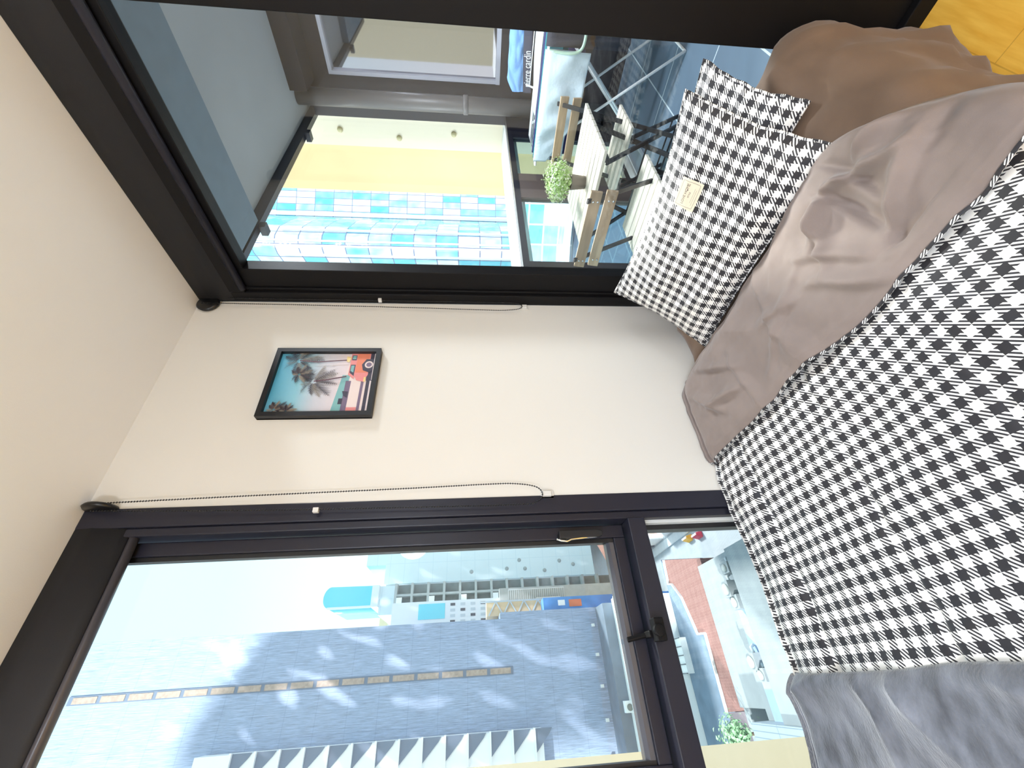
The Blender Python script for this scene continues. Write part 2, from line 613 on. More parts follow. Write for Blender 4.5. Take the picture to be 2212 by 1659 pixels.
# ------------------------------------------------------------------ door_1, the sliding balcony door
door = bpy.data.objects.new('door_1', None)
COL.objects.link(door)
door.location = (1.55, 0.6, FZ)
struct(door)
mb = MB()
mb.box(1.5005, 1.62, 1.345, 1.40, FZ, CZ)
mb.box(1.515, 1.62, 1.330, 1.345, FZ, CZ)
mb.box(1.50, 1.62, -1.55, 1.345, 2.475, CZ)
mb.box(1.5005, 1.62, -1.55, 1.345, FZ - 0.15, FZ + 0.05)
mb.box(1.50, 1.62, -1.55, -1.48, FZ, CZ)
mb.build('door_frame', M['frame_k'], door, bevel=0.003)
mb = MB()
mb.box(1.525, 1.585, 1.235, 1.330, FZ + 0.05, 2.475)
mb.box(1.525, 1.585, 0.10, 0.362, FZ + 0.05, 2.475)
mb.box(1.525, 1.585, 0.362, 1.235, FZ + 0.05, 0.30)
mb.box(1.525, 1.585, 0.362, 1.235, 2.445, 2.475)
pan = mb.build('sliding_panel', M['frame_k'], door, bevel=0.003)
MB().box(1.553, 1.557, 0.355, 1.24, 0.29, 2.45).build('panel_glass', M['door_glass'], pan)
mb = MB()
mb.box(1.50, 1.524, 0.0, 0.10, FZ + 0.05, 2.475)
mb.box(1.59, 1.62, -1.48, 0.06, FZ + 0.05, 0.30)
mb.box(1.59, 1.62, -0.05, 0.09, 0.30, 2.475)
fx = mb.build('fixed_panel', M['frame_k'], door)
MB().box(1.603, 1.607, -1.48, -0.05, 0.29, 2.475).build('fixed_glass', M['door_glass'], fx)

# ------------------------------------------------------------------ roller blinds
def bead_chain(mb, pts, step=0.0085, r=0.0036):
    d = [0]
    P = [Vector(p) for p in pts]
    for a, b in zip(P, P[1:]):
        d.append(d[-1] + (b - a).length)
    n = int(d[-1] / step)
    seg = 0
    oct_ = [Vector(v) for v in ((1, 0, 0), (-1, 0, 0), (0, 1, 0), (0, -1, 0), (0, 0, 1), (0, 0, -1))]
    for i in range(n + 1):
        s = i * step
        while seg < len(P) - 2 and s > d[seg + 1]:
            seg += 1
        f = (s - d[seg]) / max(1e-6, d[seg + 1] - d[seg])
        c = P[seg].lerp(P[seg + 1], f)
        vs = [mb.bm.verts.new(c + q * r) for q in oct_]
        for a in (0, 1):
            for b in (2, 3):
                for e in (4, 5):
                    mb.face([vs[a], vs[b], vs[e]], True)
    mb.tube(P, 0.0010, 5)

def smooth_path(pts, n=10):
    P = [Vector(p) for p in pts]
    out = []
    for i in range(len(P) - 1):
        p0, p1, p2, p3 = P[max(i - 1, 0)], P[i], P[i + 1], P[min(i + 2, len(P) - 1)]
        for k in range(n):
            t = k / n
            out.append(0.5 * ((2 * p1) + (-p0 + p2) * t + (2 * p0 - 5 * p1 + 4 * p2 - p3) * t * t + (-p0 + 3 * p1 - 3 * p2 + p3) * t ** 3))
    out.append(P[-1])
    return out

bl = thing('roller_blind', 'black roller blind rolled up above the tall window left of the white wall', 'blind', (0.1, 1.42, 2.69))
prof = [(1.398, 2.689), (1.396, 2.64), (1.398, 2.59), (1.403, 2.555), (1.410, 2.534), (1.438, 2.534), (1.438, 2.689)]
MB().extrude_profile(prof, 'X', -0.33, 0.532, True).build('fabric_roll', M['blind'], bl)
pr = [(1.424 + 0.016 * math.cos(a), 2.524 + 0.012 * math.sin(a)) for a in [2 * PI * k / 12 for k in range(12)]]
o = MB().extrude_profile(pr, 'X', -0.33, 0.514, True).build('bottom_rail', M['rail'], bl)
MB().lathe([(0.0, 0), (0.045, 0), (0.05, 0.006), (0.045, 0.014), (0, 0.014)], (0.533, 1.392, 2.640), 20, 'X').build('end_cap', M['chain'], bl)
mb = MB()
bead_chain(mb, smooth_path([(0.549, 1.372, 2.655), (0.560, 1.372, 2.2), (0.572, 1.378, 1.7), (0.580, 1.380, 1.42), (0.579, 1.380, 1.32), (0.566, 1.38, 1.25), (0.540, 1.380, 1.229),
                            (0.512, 1.378, 1.25), (0.503, 1.376, 1.32), (0.505, 1.374, 1.7), (0.512, 1.372, 2.2), (0.526, 1.372, 2.655)], 12))
mb.build('bead_chain', M['chain'], bl)
mb = MB()
mb.box(0.534, 0.552, 1.384, 1.3995, 1.196, 1.226)
mb.box(0.528, 0.558, 1.396, 1.3995, 1.186, 1.232)
o = mb.build('chain_clip', M['clear'], bl, bevel=0.002)
o['label'] = 'clear plastic safety clip of the chain'
mb = MB().box(0.497, 0.512, 1.366, 1.379, 1.965, 1.982)
mb.build('chain_joiner', M['clear'], bl)

bl = thing('roller_blind', 'black roller blind rolled up above the balcony door', 'blind', (1.5, 0.4, 2.69))
prof = [(1.499, 2.689), (1.494, 2.64), (1.494, 2.57), (1.502, 2.53), (1.52, 2.50), (1.56, 2.50), (1.56, 2.689)]
# swept along Y : profile gives X and Z
MB().extrude_profile(prof, 'Y', -1.48, 1.388, True).build('fabric_roll', M['blind'], bl)
pr = [(1.507 + 0.014 * math.cos(a), 2.482 + 0.016 * math.sin(a)) for a in [2 * PI * k / 12 for k in range(12)]]
MB().extrude_profile(pr, 'Y', -1.48, 1.330, True).build('bottom_rail', M['frame'], bl)
MB().lathe([(0.0, 0), (0.042, 0), (0.048, 0.006), (0.044, 0.016), (0, 0.016)], (1.474, 1.379, 2.640), 20, 'Y').build('end_cap', M['chain'], bl)
mb = MB()
bead_chain(mb, smooth_path([(1.464, 1.376, 2.66), (1.460, 1.378, 2.2), (1.452, 1.380, 1.7), (1.445, 1.382, 1.40), (1.446, 1.382, 1.30), (1.456, 1.382, 1.245), (1.474, 1.382, 1.230),
                            (1.490, 1.382, 1.25), (1.4965, 1.382, 1.32), (1.497, 1.380, 1.7), (1.497, 1.378, 2.2), (1.4965, 1.376, 2.66)], 12))
mb.build('bead_chain', M['chain'], bl)
mb = MB()
mb.box(1.472, 1.490, 1.386, 1.3995, 1.205, 1.228)
mb.box(1.468, 1.494, 1.396, 1.3995, 1.196, 1.234)
o = mb.build('chain_clip', M['clear'], bl, bevel=0.002)
o['label'] = 'clear plastic safety clip of the chain'
MB().box(1.489, 1.4995, 1.366, 1.384, 1.885, 1.900).build('chain_joiner', M['clear'], bl)

# ------------------------------------------------------------------ picture
PX0, PX1, PZ0, PZ1 = 0.866, 1.198, 1.850, 2.268
pic = thing('picture_frame', 'framed print of palm trees above an orange van on the white wall', 'picture', ((PX0 + PX1) / 2, 1.399, PZ0))
mb = MB()
fw, fy0, fy1 = 0.019, 1.372, 1.3995
mb.box(PX0, PX1, fy0, fy1, PZ0, PZ0 + fw)
mb.box(PX0, PX1, fy0, fy1, PZ1 - fw, PZ1)
mb.box(PX0, PX0 + fw, fy0, fy1, PZ0 + fw, PZ1 - fw)
mb.box(PX1 - fw, PX1, fy0, fy1, PZ0 + fw, PZ1 - fw)
mb.build('frame', M['frame_d'], pic)
def gradient_mat(name, stops, rough=0.35):
    mt, t, p = new_mat(name)
    uvn = t.nodes.new('ShaderNodeUVMap')
    sp = t.nodes.new('ShaderNodeSeparateXYZ')
    t.links.new(uvn.outputs[0], sp.inputs[0])
    r = t.nodes.new('ShaderNodeValToRGB')
    t.links.new(sp.outputs[1], r.inputs[0])
    e = r.color_ramp.elements
    e[0].position, e[0].color = stops[0]
    e[1].position, e[1].color = stops[-1]
    for pos, c in stops[1:-1]:
        k = e.new(pos)
        k.color = c
    t.links.new(r.outputs[0], p.inputs['Base Color'])
    p.inputs['Roughness'].default_value = rough
    return mt
PR = [gradient_mat('print_sky', [(0.30, lin(238, 222, 224)), (0.55, lin(214, 216, 224)), (0.75, lin(150, 205, 220)), (1.0, lin(90, 175, 205))]),
      mat('print_palm', lin(72, 60, 66), 0.4), mat('print_palm_light', lin(150, 138, 122), 0.4), mat('print_trunk', lin(90, 50, 60), 0.4),
      mat('print_wall', lin(135, 190, 190), 0.4), mat('print_van', lin(238, 140, 110), 0.4), mat('print_van_pink', lin(240, 150, 148), 0.4),
      mat('print_dark', lin(70, 66, 84), 0.4), mat('print_pale', lin(244, 226, 220), 0.4), mat('print_yellow', lin(250, 224, 150), 0.4), mat('print_purple', lin(128, 110, 136), 0.4)]
ix0, ix1, iz0, iz1 = PX0 + fw, PX1 - fw, PZ0 + fw, PZ1 - fw
mb = MB()
lay = [0]
def pq(u, v):
    return Vector((ix0 + u * (ix1 - ix0), 1.3895 - 0.00012 * lay[0], iz0 + v * (iz1 - iz0)))
def ppoly(pts, mi, up=True):
    if up:
        lay[0] += 1
    mb.mi = mi
    mb.face([mb.bm.verts.new(pq(u, v)) for u, v in pts], False, [(u, v) for u, v in pts])
def pell(cu, cv, ru, rv, mi, n=20):
    ppoly([(cu + ru * math.cos(2 * PI * k / n), cv + rv * math.sin(2 * PI * k / n)) for k in range(n)], mi)
ppoly([(0, 0), (1, 0), (1, 1), (0, 1)], 0)
ppoly([(0, .0), (1, .0), (1, .26), (.55, .30), (.0, .34)], 8)
ppoly([(0, .27), (.62, .24), (.62, .32), (0, .37)], 4)            # turquoise wall
ppoly([(0, .22), (.52, .22), (.52, .275), (0, .275)], 10)         # shop fronts
ppoly([(.08, .12), (.5, .12), (.5, .22), (.08, .22)], 8)
ppoly([(0, .12), (.09, .12), (.09, .22), (0, .22)], 6)
ppoly([(0, .09), (.6, .09), (.6, .118), (0, .118)], 10)
ppoly([(0, .03), (.62, .03), (.62, .065), (0, .065)], 7)
ppoly([(.0, .0), (.62, .0), (.62, .03), (.0, .03)], 8)
ppoly([(.14, .27), (.23, .27), (.23, .31), (.14, .31)], 7)
ppoly([(.24, .23), (.34, .23), (.35, .29), (.27, .27)], 7)
ppoly([(.52, .0), (1, .0), (1, .07), (.52, .07)], 7)              # shaded road
ppoly([(.50, .09), (.55, .085), (.62, .06), (1, .06), (1, .20), (.60, .20), (.53, .17)], 6)
ppoly([(.66, .07), (1, .07), (1, .205), (.66, .215)], 5)
ppoly([(.55, .20), (1, .20), (1, .265), (.62, .265)], 6)
ppoly([(.60, .205), (.66, .255), (.80, .255), (.80, .205)], 7)
ppoly([(.66, .215), (.69, .248), (.785, .248), (.785, .215)], 4)
ppoly([(.88, .205), (.97, .205), (.97, .255), (.88, .255)], 7)
ppoly([(.90, .212), (.96, .212), (.96, .248), (.90, .248)], 4)
ppoly([(.66, .05), (.70, .12), (.80, .14), (.90, .10), (.90, .03), (.70, .02)], 7)
pell(.80, .065, .062, .045, 8)
pell(.80, .065, .040, .029, 10)
ppoly([(.53, .0), (1, .0), (1, .018), (.53, .018)], 8)
ppoly([(.50, .075), (.58, .075), (.58, .095), (.50, .095)], 9)
ppoly([(.84, .28), (.93, .26), (.95, .31), (.86, .31)], 9)
def frond(cu, cv, a, ln, droop, mi, n=16):
    lay[0] += 1
    mb.mi = mi
    pts = []
    for i in range(n + 1):
        s = i / n
        pts.append((cu + math.cos(a) * ln * s * 1.3, cv + math.sin(a) * ln * s - droop * s * s))
    for i in range(2, n):
        (u, v) = pts[i]
        for sg in (-1, 1):
            w = ln * 0.30 * math.sin(PI * min(1, i / n + .12)) * random.uniform(.7, 1.2)
            aa = a + sg * 1.0 - droop * 1.5 * i / n
            ppoly([(u - .006, v), (u + .006, v + .004), (u + math.cos(aa) * w * 1.2, v + math.sin(aa) * w - w * .35)], mi, False)
def clampu():
    for v in mb.bm.verts:
        v.co.x = max(ix0, min(ix1, v.co.x))
        v.co.z = max(iz0, min(iz1, v.co.z))
for cu, cv, sc_, seed in ((.50, .60, 1.0, 3), (.86, .80, .9, 5), (.62, .76, .55, 8), (.05, .90, .5, 11), (.02, .78, .45, 12)):
    random.seed(seed)
    for k in range(11):
        frond(cu, cv, k * 2 * PI / 11 + random.uniform(-.2, .2), sc_ * random.uniform(.19, .29), .07 * sc_, 1 if k % 3 else 2)
ppoly([(.485, .59), (.505, .59), (.53, .45), (.585, .27), (.565, .27), (.51, .45)], 3)
ppoly([(.845, .79), (.862, .79), (.84, .6), (.87, .3), (.85, .3), (.82, .6)], 3)
clampu()
random.seed(21)
mb.build('print', PR, pic, fix=False)
MB().box(ix0, ix1, 1.3800, 1.3810, iz0, iz1).build('picture_glass', glass_mat('picture_glass', (1, 1, 1, 1), 1.0), pic)
mk = MB()
mk.box(PX0, PX1, 1.3920, 1.3990, PZ0 + 0.001, PZ1 - 0.001)
mk.build('backing_board', M['frame_d'], pic)

# ================================================================== BED
bed = thing('bed', 'low bed with a fitted brown sheet pushed into the corner by the balcony door', 'bed', (0.48, 0.84, FZ))
mb = MB()
rbox(mb, (0.48, 0.845, 0.20), (1.0, 0.52, 0.046), 0.02, (4, 4, 2))
mb.build('bed_base', M['bedbase'], bed)
def sheet_top(x, y):
    """how far the bed surface rises above 0.50"""
    hx = max(0.0, min(1.0, (x - 0.85) / 0.5))
    hy = max(0.0, min(1.0, (0.95 - y) / 0.5))
    return 0.095 * hx * hy * (0.6 + 0.4 * hx) + 0.01 * hx
def sheet_fn(v):
    x, y, z = v
    up = max(0.0, (z - 0.30) / 0.20)
    dz = sheet_top(x, y) * up
    dz += up * (0.010 * nz(x, y, 3, 5) + 0.012 * ridge(x, y, 0.6, 3.4, .2, .9, 5) + 0.009 * ridge(x, y, 2.2, 4.5, .7, .9, 6) + 0.004 * nz(x, y, 6, 17))
    side = 0.014 * nz(x, z, 9, 6) + 0.018 * ridge(x, z, 1.45, 5.0, .1, .8, 4) + 0.012 * ridge(x, z, 0.25, 6.0, .4, .8, 5)
    if y < 0.40:
        y = y - side * (1.2 - up * 0.5)
    return (x, y, z + dz)
mb = MB()
rbox(mb, (0.478, 0.832, 0.332), (1.008, 0.560, 0.168), 0.075, (90, 52, 12), sheet_fn)
mb.build('fitted_sheet', M['brown'], bed)

def top_z(x, y):
    """height of the fitted sheet's top"""
    e = 0.0
    d = min(1.392 - y, y - 0.272)
    if d < 0.075:
        q = max(0, 0.075 - d)
        e = 0.075 - math.sqrt(max(0, 0.075 ** 2 - q ** 2))
    return 0.50 + sheet_top(x, y) - e

# ------------------------------------------------------------------ duvet with its turned-back grey reverse
duv = thing('duvet', 'black and white gingham duvet turned back to show its taupe reverse', 'duvet', (0.3, 0.84, 0.50))
YW, YN = 1.393, 0.262      # wall side, near side
def duvet_section(t, lift, half_drop_w=0.16, half_drop_n=0.26):
    """cross-section across the bed: t 0..1 from the wall drop to the near drop -> (y, dz)"""
    L0, L1, L2 = half_drop_w, YW - YN - 0.03, half_drop_n
    s = t * (L0 + L1 + L2)
    r = 0.05
    if s < L0:
        return YW, -(L0 - s), s - L0
    if s < L0 + L1:
        y = YW - 0.0 - (s - L0) * ((YW - YN) / L1)
        d = min(YW - y, y - YN)
        e = 0 if d >= r else r - math.sqrt(max(0, r * r - (r - d) ** 2))
        return y, -e * 0.9, s - L0
    return YN - 0.012, -(s - L0 - L1) - 0.045, s - L0
def quilt(x, y):
    """tufted channels that run along the bed"""
    q = 0
    for yc, dp in ((1.215, 0.024), (0.87, 0.014), (0.53, 0.010)):
        yc += 0.006 * nz(x, yc, 2, 6)
        q -= dp * math.exp(-((y - yc) / 0.009) ** 2) * (0.6 + 0.5 * nz(x, yc, 5, 9))
        q += 0.006 * math.exp(-((y - yc) / 0.04) ** 2) * nz(x, y, 3, 22)
    return q
def duvet_pt(s, t):
    x = -0.555 + s * (0.735 + 0.555)
    y, dz, _ = duvet_section(t, 0)
    z = 0.558 + dz
    top = max(0.0, 1 + dz / 0.05)
    w = 0.012 * nz(x, y, 1, 3.0) + 0.005 * nz(x, y, 2, 9.0) + 0.007 * ridge(x, y, 0.25, 3.2, .35, .9, 4) + 0.005 * ridge(x, y, 1.9, 4.0, .6, .8, 4)
    z += w * min(1, top + 0.2) + quilt(x, y) * min(1, top)
    if dz < -0.06:
        y += 0.010 * nz(x, z, 5, 7) * (1 if y < 0.5 else -0.4)
        if y > 0.5:
            y = min(y, 1.3935)
    z -= 0.018 * max(0, min(1, (x - 0.60) / 0.12))
    return (x, y, z)
mb = MB()
mb.sheet(duvet_pt, 190, 230, lambda s, t: (s * 1.29, duvet_section(t, 0)[2]))
mb.build('gingham_cover', M['check'], duv, solid=0.016)
# flap: grey reverse folded back on itself, X from 0.655 to the fold at about 1.10
CREASES = [(0.940,0.467,0.831,0.346,.020),(0.949,0.477,0.742,0.484,-.018),(0.742,0.484,0.823,0.346,.018),(0.872,0.594,0.933,0.469,.020),(0.993,0.389,0.816,0.436,-.016),
           (0.903,0.260,0.921,0.358,.020),(0.645,0.289,0.658,0.381,-.016),(0.715,0.520,0.722,0.389,-.010),(1.020,0.803,0.763,0.826,.007),(0.894,1.322,0.734,1.174,.012),
           (0.793,1.235,0.755,1.064,.013),(0.873,1.038,0.657,1.026,.008),(0.792,0.663,0.665,0.541,.013),(0.887,0.649,0.723,0.525,.012),(0.982,1.255,0.831,1.037,.011),
           (0.859,0.241,0.804,0.333,-.014),(0.783,0.244,0.686,0.228,.014),(0.849,0.857,0.809,0.727,.009),(0.669,0.241,0.645,0.329,.014),(0.72,0.92,0.86,0.70,.008),(0.93,0.52,0.80,0.62,.014)]
def crease(x, y, sc=1.0):
    z = 0
    for x0, y0, x1, y1, hh in CREASES:
        dx, dy = x1 - x0, y1 - y0
        L = math.hypot(dx, dy)
        q = ((x - x0) * dx + (y - y0) * dy) / (L * L)
        if q < -0.3 or q > 1.3:
            continue
        d = ((x - x0) * dy - (y - y0) * dx) / L + 0.010 * nz(x, y, hh * 99, 8)
        env = math.sin(PI * max(0, min(1, (q + 0.3) / 1.6))) ** 1.2
        w = 0.011 if d > 0 else 0.024
        z += hh * env * math.exp(-(d / w) ** 2)
    return z
def flap_pt(s, t):
    # s 0: free edge on the checks; runs up to the fold, round it and underneath
    y, dz, _ = duvet_section(t, 0, 0.13, 0.0)
    foldx = 1.030 + 0.018 * nz(y, 0, 4, 3) + 0.05 * max(0, 0.5 - y) - 0.02 * max(0, (y - 1.2) / 0.2)
    x0 = 0.652 + 0.022 * nz(y, 1, 7, 4) + 0.03 * max(0, min(1, (0.45 - y) / 0.2))
    topz = 0.585
    if s < 0.8:
        f = s / 0.8
        x = x0 + (foldx - x0) * f
        z = topz + 0.010 * math.sin(PI * f)
        if f < 0.06:
            z -= 0.007 * (1 - f / 0.06)
        z -= 0.024 * max(0, (f - 0.80) / 0.20) ** 2
    else:
        f = (s - 0.8) / 0.2
        a = PI * f
        R = 0.028
        x = foldx + R * math.sin(a) * 0.9
        z = topz - 0.024 - R + R * math.cos(a)
    amp = 1.0 if s < 0.8 else 1.0 - (s - 0.8) / 0.2
    k = max(0.15, 1 + dz / 0.05)
    w = 0.008 * ridge(x, y, 0.75, 2.5, .15, 1.1, 2.5) + 0.007 * ridge(x, y, 2.35, 2.1, .55, 1.2, 3) + 0.012 * nz(x, y, 8, 5) + 0.006 * nz(x, y, 18, 14) + 0.0025 * nz(x, y, 28, 32) + 1.8 * crease(x, y)
    z += dz + (w - 0.008) * amp * min(1, k) + 0.9 * sheet_top(x, y) * amp
    ye = 0.205 + 0.20 * max(0.0, min(1.3, (x - 0.74) / 0.30)) ** 1.4
    k2 = max(0.0, min(1.0, (0.75 - y) / 0.49))
    y = y + (ye - YN) * k2 ** 1.5
    y = min(y, 1.394)
    return (x, y, z)
mb = MB()
mb.sheet(flap_pt, 170, 200)
o = mb.build('turned_back_reverse', M['taupe'], duv, solid=0.004)
o['label'] = 'taupe reverse folded back towards the foot'
# thin checked lip where the flap ends
def lip_pt(s, t):
    p = flap_pt(0.0, t)
    a = PI * s
    return (p[0] - 0.001 - 0.006 * math.sin(a), p[1], p[2] + 0.0035 * math.cos(a) - 0.002)
mb = MB()
mb.sheet(lip_pt, 6, 110, lambda s, t: (0.3 + s * 0.03, duvet_section(t, 0)[2]))
mb.build('checked_hem', M['check'], duv)

# ------------------------------------------------------------------ grey throw on the foot end
def throw_pt(s, t):
    x = -0.575 + s * 0.560
    y, dz, _ = duvet_section(t, 0, 0.22, 0.28)
    f = max(0, min(1, (s - 0.93) / 0.07))
    z = 0.595 + dz - 0.026 * f * f
    x += 0.012 * nz(y, 0, 2, 4) - 0.03 * max(0, -dz - 0.05)
    w = 0.022 * ridge(x, y, 0.5, 2.6, .2, 1.0, 5) + 0.018 * ridge(x, y, 1.0, 3.5, .7, 1.1, 6) + 0.014 * nz(x, y, 12, 6) + 0.005 * nz(x, y, 14, 18)
    z += (w - 0.006) * max(0.2, min(1, 1 + dz / 0.05)) * (1 - 0.6 * f)
    y = min(y + 0.004, 1.396)
    return (x, y, z)
mb = MB()
mb.sheet(throw_pt, 110, 210)
tag(mb.build('throw_blanket', M['velvet'], None, solid=0.012), 'grey velvet throw spread across the foot of the bed', 'blanket')

# ------------------------------------------------------------------ pillows
def pillow(name, label, base, top, y0, y1, thick, seed, mat_, ph=0.0, back=None):
    """a filled pillow lying between the line base (x,z) and the line top (x,z), from y0 to y1"""
    bx, bz = base
    tx, tz = top
    d = Vector((tx - bx, 0, tz - bz))
    ln = d.length
    d.normalize()
    nrm = Vector((-d.z, 0, d.x))                     # towards the room
    W = y1 - y0
    rt = thing(name, label, 'pillow', (bx, (y0 + y1) / 2, bz))
    def side(sgn):
        def fn(s, t):
            u, v = 2 * s - 1, 2 * t - 1
            pu = u * (1 - 0.055 * (1 - abs(v) ** 1.5) * abs(u) ** 4)
            pv = v * (1 - 0.075 * (1 - abs(u) ** 1.5) * abs(v) ** 4)
            th = thick * (max(0, 1 - abs(u) ** 2.6) ** 0.55) * (max(0, 1 - abs(v) ** 2.6) ** 0.55)
            cw = 0.014 * nz(u * 1.3, v * 1.3, seed, 2) + 0.008 * ridge(u * .4, v * .3, 0.9, 3.0, seed * .3, 1.0, 3) + 0.006 * ridge(u * .4, v * .3, 2.4, 3.6, seed * .7, 1.0, 3)
            th2 = th * (0.5 * sgn) + (cw * (th / thick) if sgn > 0 else 0)
            p = Vector((bx, (y0 + y1) / 2 + pu * W / 2, bz)) + d * (ln * (pv + 1) / 2) + nrm * th2
            p.y += 0.006 * nz(v, 3, seed, 4)
            sag = -0.02 * (1 - u * u) * (pv + 1) / 2
            p.z += sag
            return p
        return fn
    mb = MB()
    mb.mi = 0
    mb.sheet(side(1), 56, 40, lambda s, t: (s * W * 1.04 + ph, t * ln * 1.08 + ph))
    mb.mi = 1
    mb.sheet(side(-1), 40, 30, lambda s, t: (s * W, t * ln))
    bmesh.ops.remove_doubles(mb.bm, verts=mb.bm.verts, dist=0.0004)
    mb.build('pillowcase', [mat_, back or M['brown']], rt)
    # piped edge
    loop = []
    fn = side(1)
    for k in range(60):
        loop.append(fn(k / 60, 1.0))
    for k in range(40):
        loop.append(fn(1.0, 1 - k / 40))
    for k in range(60):
        loop.append(fn(1 - k / 60, 0))
    for k in range(40):
        loop.append(fn(0, k / 40))
    mb = MB()
    mb.tube(loop, 0.004, 6, closed=True)
    for f in mb.bm.faces:
        for l in f.loops:
            l[mb.uv].uv = (l.vert.co.y * 1.0, l.vert.co.z * 1.2 + l.vert.co.x)
    mb.build('seam', mat_, rt)
    return rt, side(1), d, nrm

p2, _, _, _ = pillow('pillow', 'gingham pillow half hidden, leaning on the balcony door behind the other', (1.195, 0.585), (1.474, 0.778), 0.385, 1.10, 0.075, 5, M['check_p'], 0.011)
p1, fs, pd, pn = pillow('pillow', 'front gingham pillow with a cream sewn-on label', (1.055, 0.545), (1.365, 0.850), 0.430, 1.190, 0.145, 2, M['check_p'])
# label sewn on the front pillow: follow the pillow's front surface
def find_st(y, frac):
    s = (y - 0.432) / (1.185 - 0.432)
    return s, frac
lab_rows = []
mb = MB()
def lab_pt(a, b):
    # a: along the pillow's width towards smaller y, b: up the pillow
    s = (0.705 - a * 0.088 - 0.430) / 0.760
    t = 0.60 + b * 0.165
    e = 0.002
    p = Vector(fs(s, t))
    q = (Vector(fs(s + e, t)) - p).cross(Vector(fs(s, t + e)) - p).normalized()
    if q.dot(pn) < 0:
        q = -q
    return p + q * 0.0022, q
V = mb.sheet(lambda s, t: lab_pt(s, t)[0], 8, 6)
lb = mb.build('pillow_label', M['tag'], p1)
mb = MB()
def on_label(a, b, lift=0.0012):
    p, q = lab_pt(a, b)
    return p + q * lift
def stroke(pts, w):
    for (a0, b0), (a1, b1) in zip(pts, pts[1:]):
        n = 6
        for k in range(n):
            A = on_label(a0 + (a1 - a0) * k / n, b0 + (b1 - b0) * k / n)
            B = on_label(a0 + (a1 - a0) * (k + 1) / n, b0 + (b1 - b0) * (k + 1) / n)
            d_ = (B - A)
            sv = d_.cross(pn).normalized() * w / 2
            mb.face([mb.bm.verts.new(v) for v in (A - sv, B - sv, B + sv, A + sv)])
stroke([(.08, .12), (.92, .12), (.92, .90), (.08, .90), (.08, .12)], 0.0007)
stroke([(.25, .30), (.75, .30)], 0.0005)
stroke([(.18, .22), (.72, .22)], 0.0005)
for body, size, cb in (('LOVE HOME', 0.0115, 0.62), ('STYLE', 0.0065, 0.46)):
    vs, faces = text_mesh(body, size, 'lettering')
    W_, H_ = 0.088, 0.0677
    nv = [mb.bm.verts.new(on_label(0.5 + v.x / W_, cb + v.y / H_)) for v in vs]
    for f in faces:
        mb.face([nv[i] for i in f])
mb.build('label_lettering', M['ink'], lb, fix=False)

# ================================================================== BALCONY
M['tile'] = grid_mat('slate_balcony_tile', lin(112, 132, 150), lin(205, 220, 228), 0.6, 0.6, 0.005, rough=0.28, c2=lin(106, 126, 144), axis='XY')
M['soffit'] = mat('grey_soffit', lin(158, 163, 167), 0.85, var=0.04, vscale=3, bump=0.05, bscale=200)
M['bulk'] = mat('slate_bulkhead', lin(106, 124, 138), 0.85, var=0.06, vscale=12, bump=0.05, bscale=200)
M['darkwall'] = mat('charcoal_cladding', lin(36, 33, 36), 0.7, var=0.1, vscale=4, spec=0.25)
M['darkmetal'] = mat('charcoal_metal', lin(34, 34, 44), 0.4)
M['brownmetal'] = mat('bronze_metal', lin(96, 84, 80), 0.5)
M['ochre'] = mat('ochre_render', (0.95, 0.71, 0.40), 0.8, var=0.03, vscale=2)
M['cream'] = mat('sunlit_strip_render', (0.96, 0.86, 0.68), 0.8)  # paler copy of the ochre wall, sunlight put into the colour
M['beige'] = mat('beige_render', lin(182, 174, 150), 0.8)
M['coping'] = mat('white_coping', (0.85, 0.85, 0.84), 0.5)
M['mirror'] = mat('mirror_glass', (0.42, 0.42, 0.47), 0.03, metal=1.0)
M['steel'] = mat('white_coated_steel', (0.95, 0.97, 0.98), 0.35)
M['ash'] = mat('pale_grey_acacia', lin(224, 216, 200), 0.6, var=0.12, vscale=6, stretch=(6, 0.7, 6))
M['ash_d'] = mat('brown_acacia', lin(176, 152, 124), 0.6, var=0.2, vscale=6, stretch=(6, 0.6, 6))
M['iron'] = mat('black_steel', (0.02, 0.02, 0.024), 0.4)
M['leaf'] = mat('leaf_green', lin(165, 196, 120), 0.55, var=0.3, vscale=60)
M['petal'] = mat('white_flower', lin(240, 245, 225), 0.6)
M['potgrey'] = mat('taupe_pot', lin(122, 112, 104), 0.6)
M['linen'] = mat('pale_blue_linen', lin(222, 240, 252), 0.85, bump=0.2, bscale=40)
M['white_l'] = mat('white_linen', (0.86, 0.90, 0.93), 0.85, bump=0.15, bscale=40)
M['teal_l'] = mat('teal_linen', lin(30, 120, 130), 0.85)
M['navy_l'] = mat('navy_cotton', lin(36, 42, 96), 0.85, bump=0.3, bscale=60)
M['blue_l'] = mat('sky_blue_cotton', lin(122, 168, 222), 0.8, bump=0.2, bscale=60)
M['band'] = mat('grey_waistband', lin(62, 64, 80), 0.8)
M['black_l'] = mat('black_cotton', lin(44, 46, 58), 0.85, bump=0.3, bscale=50)

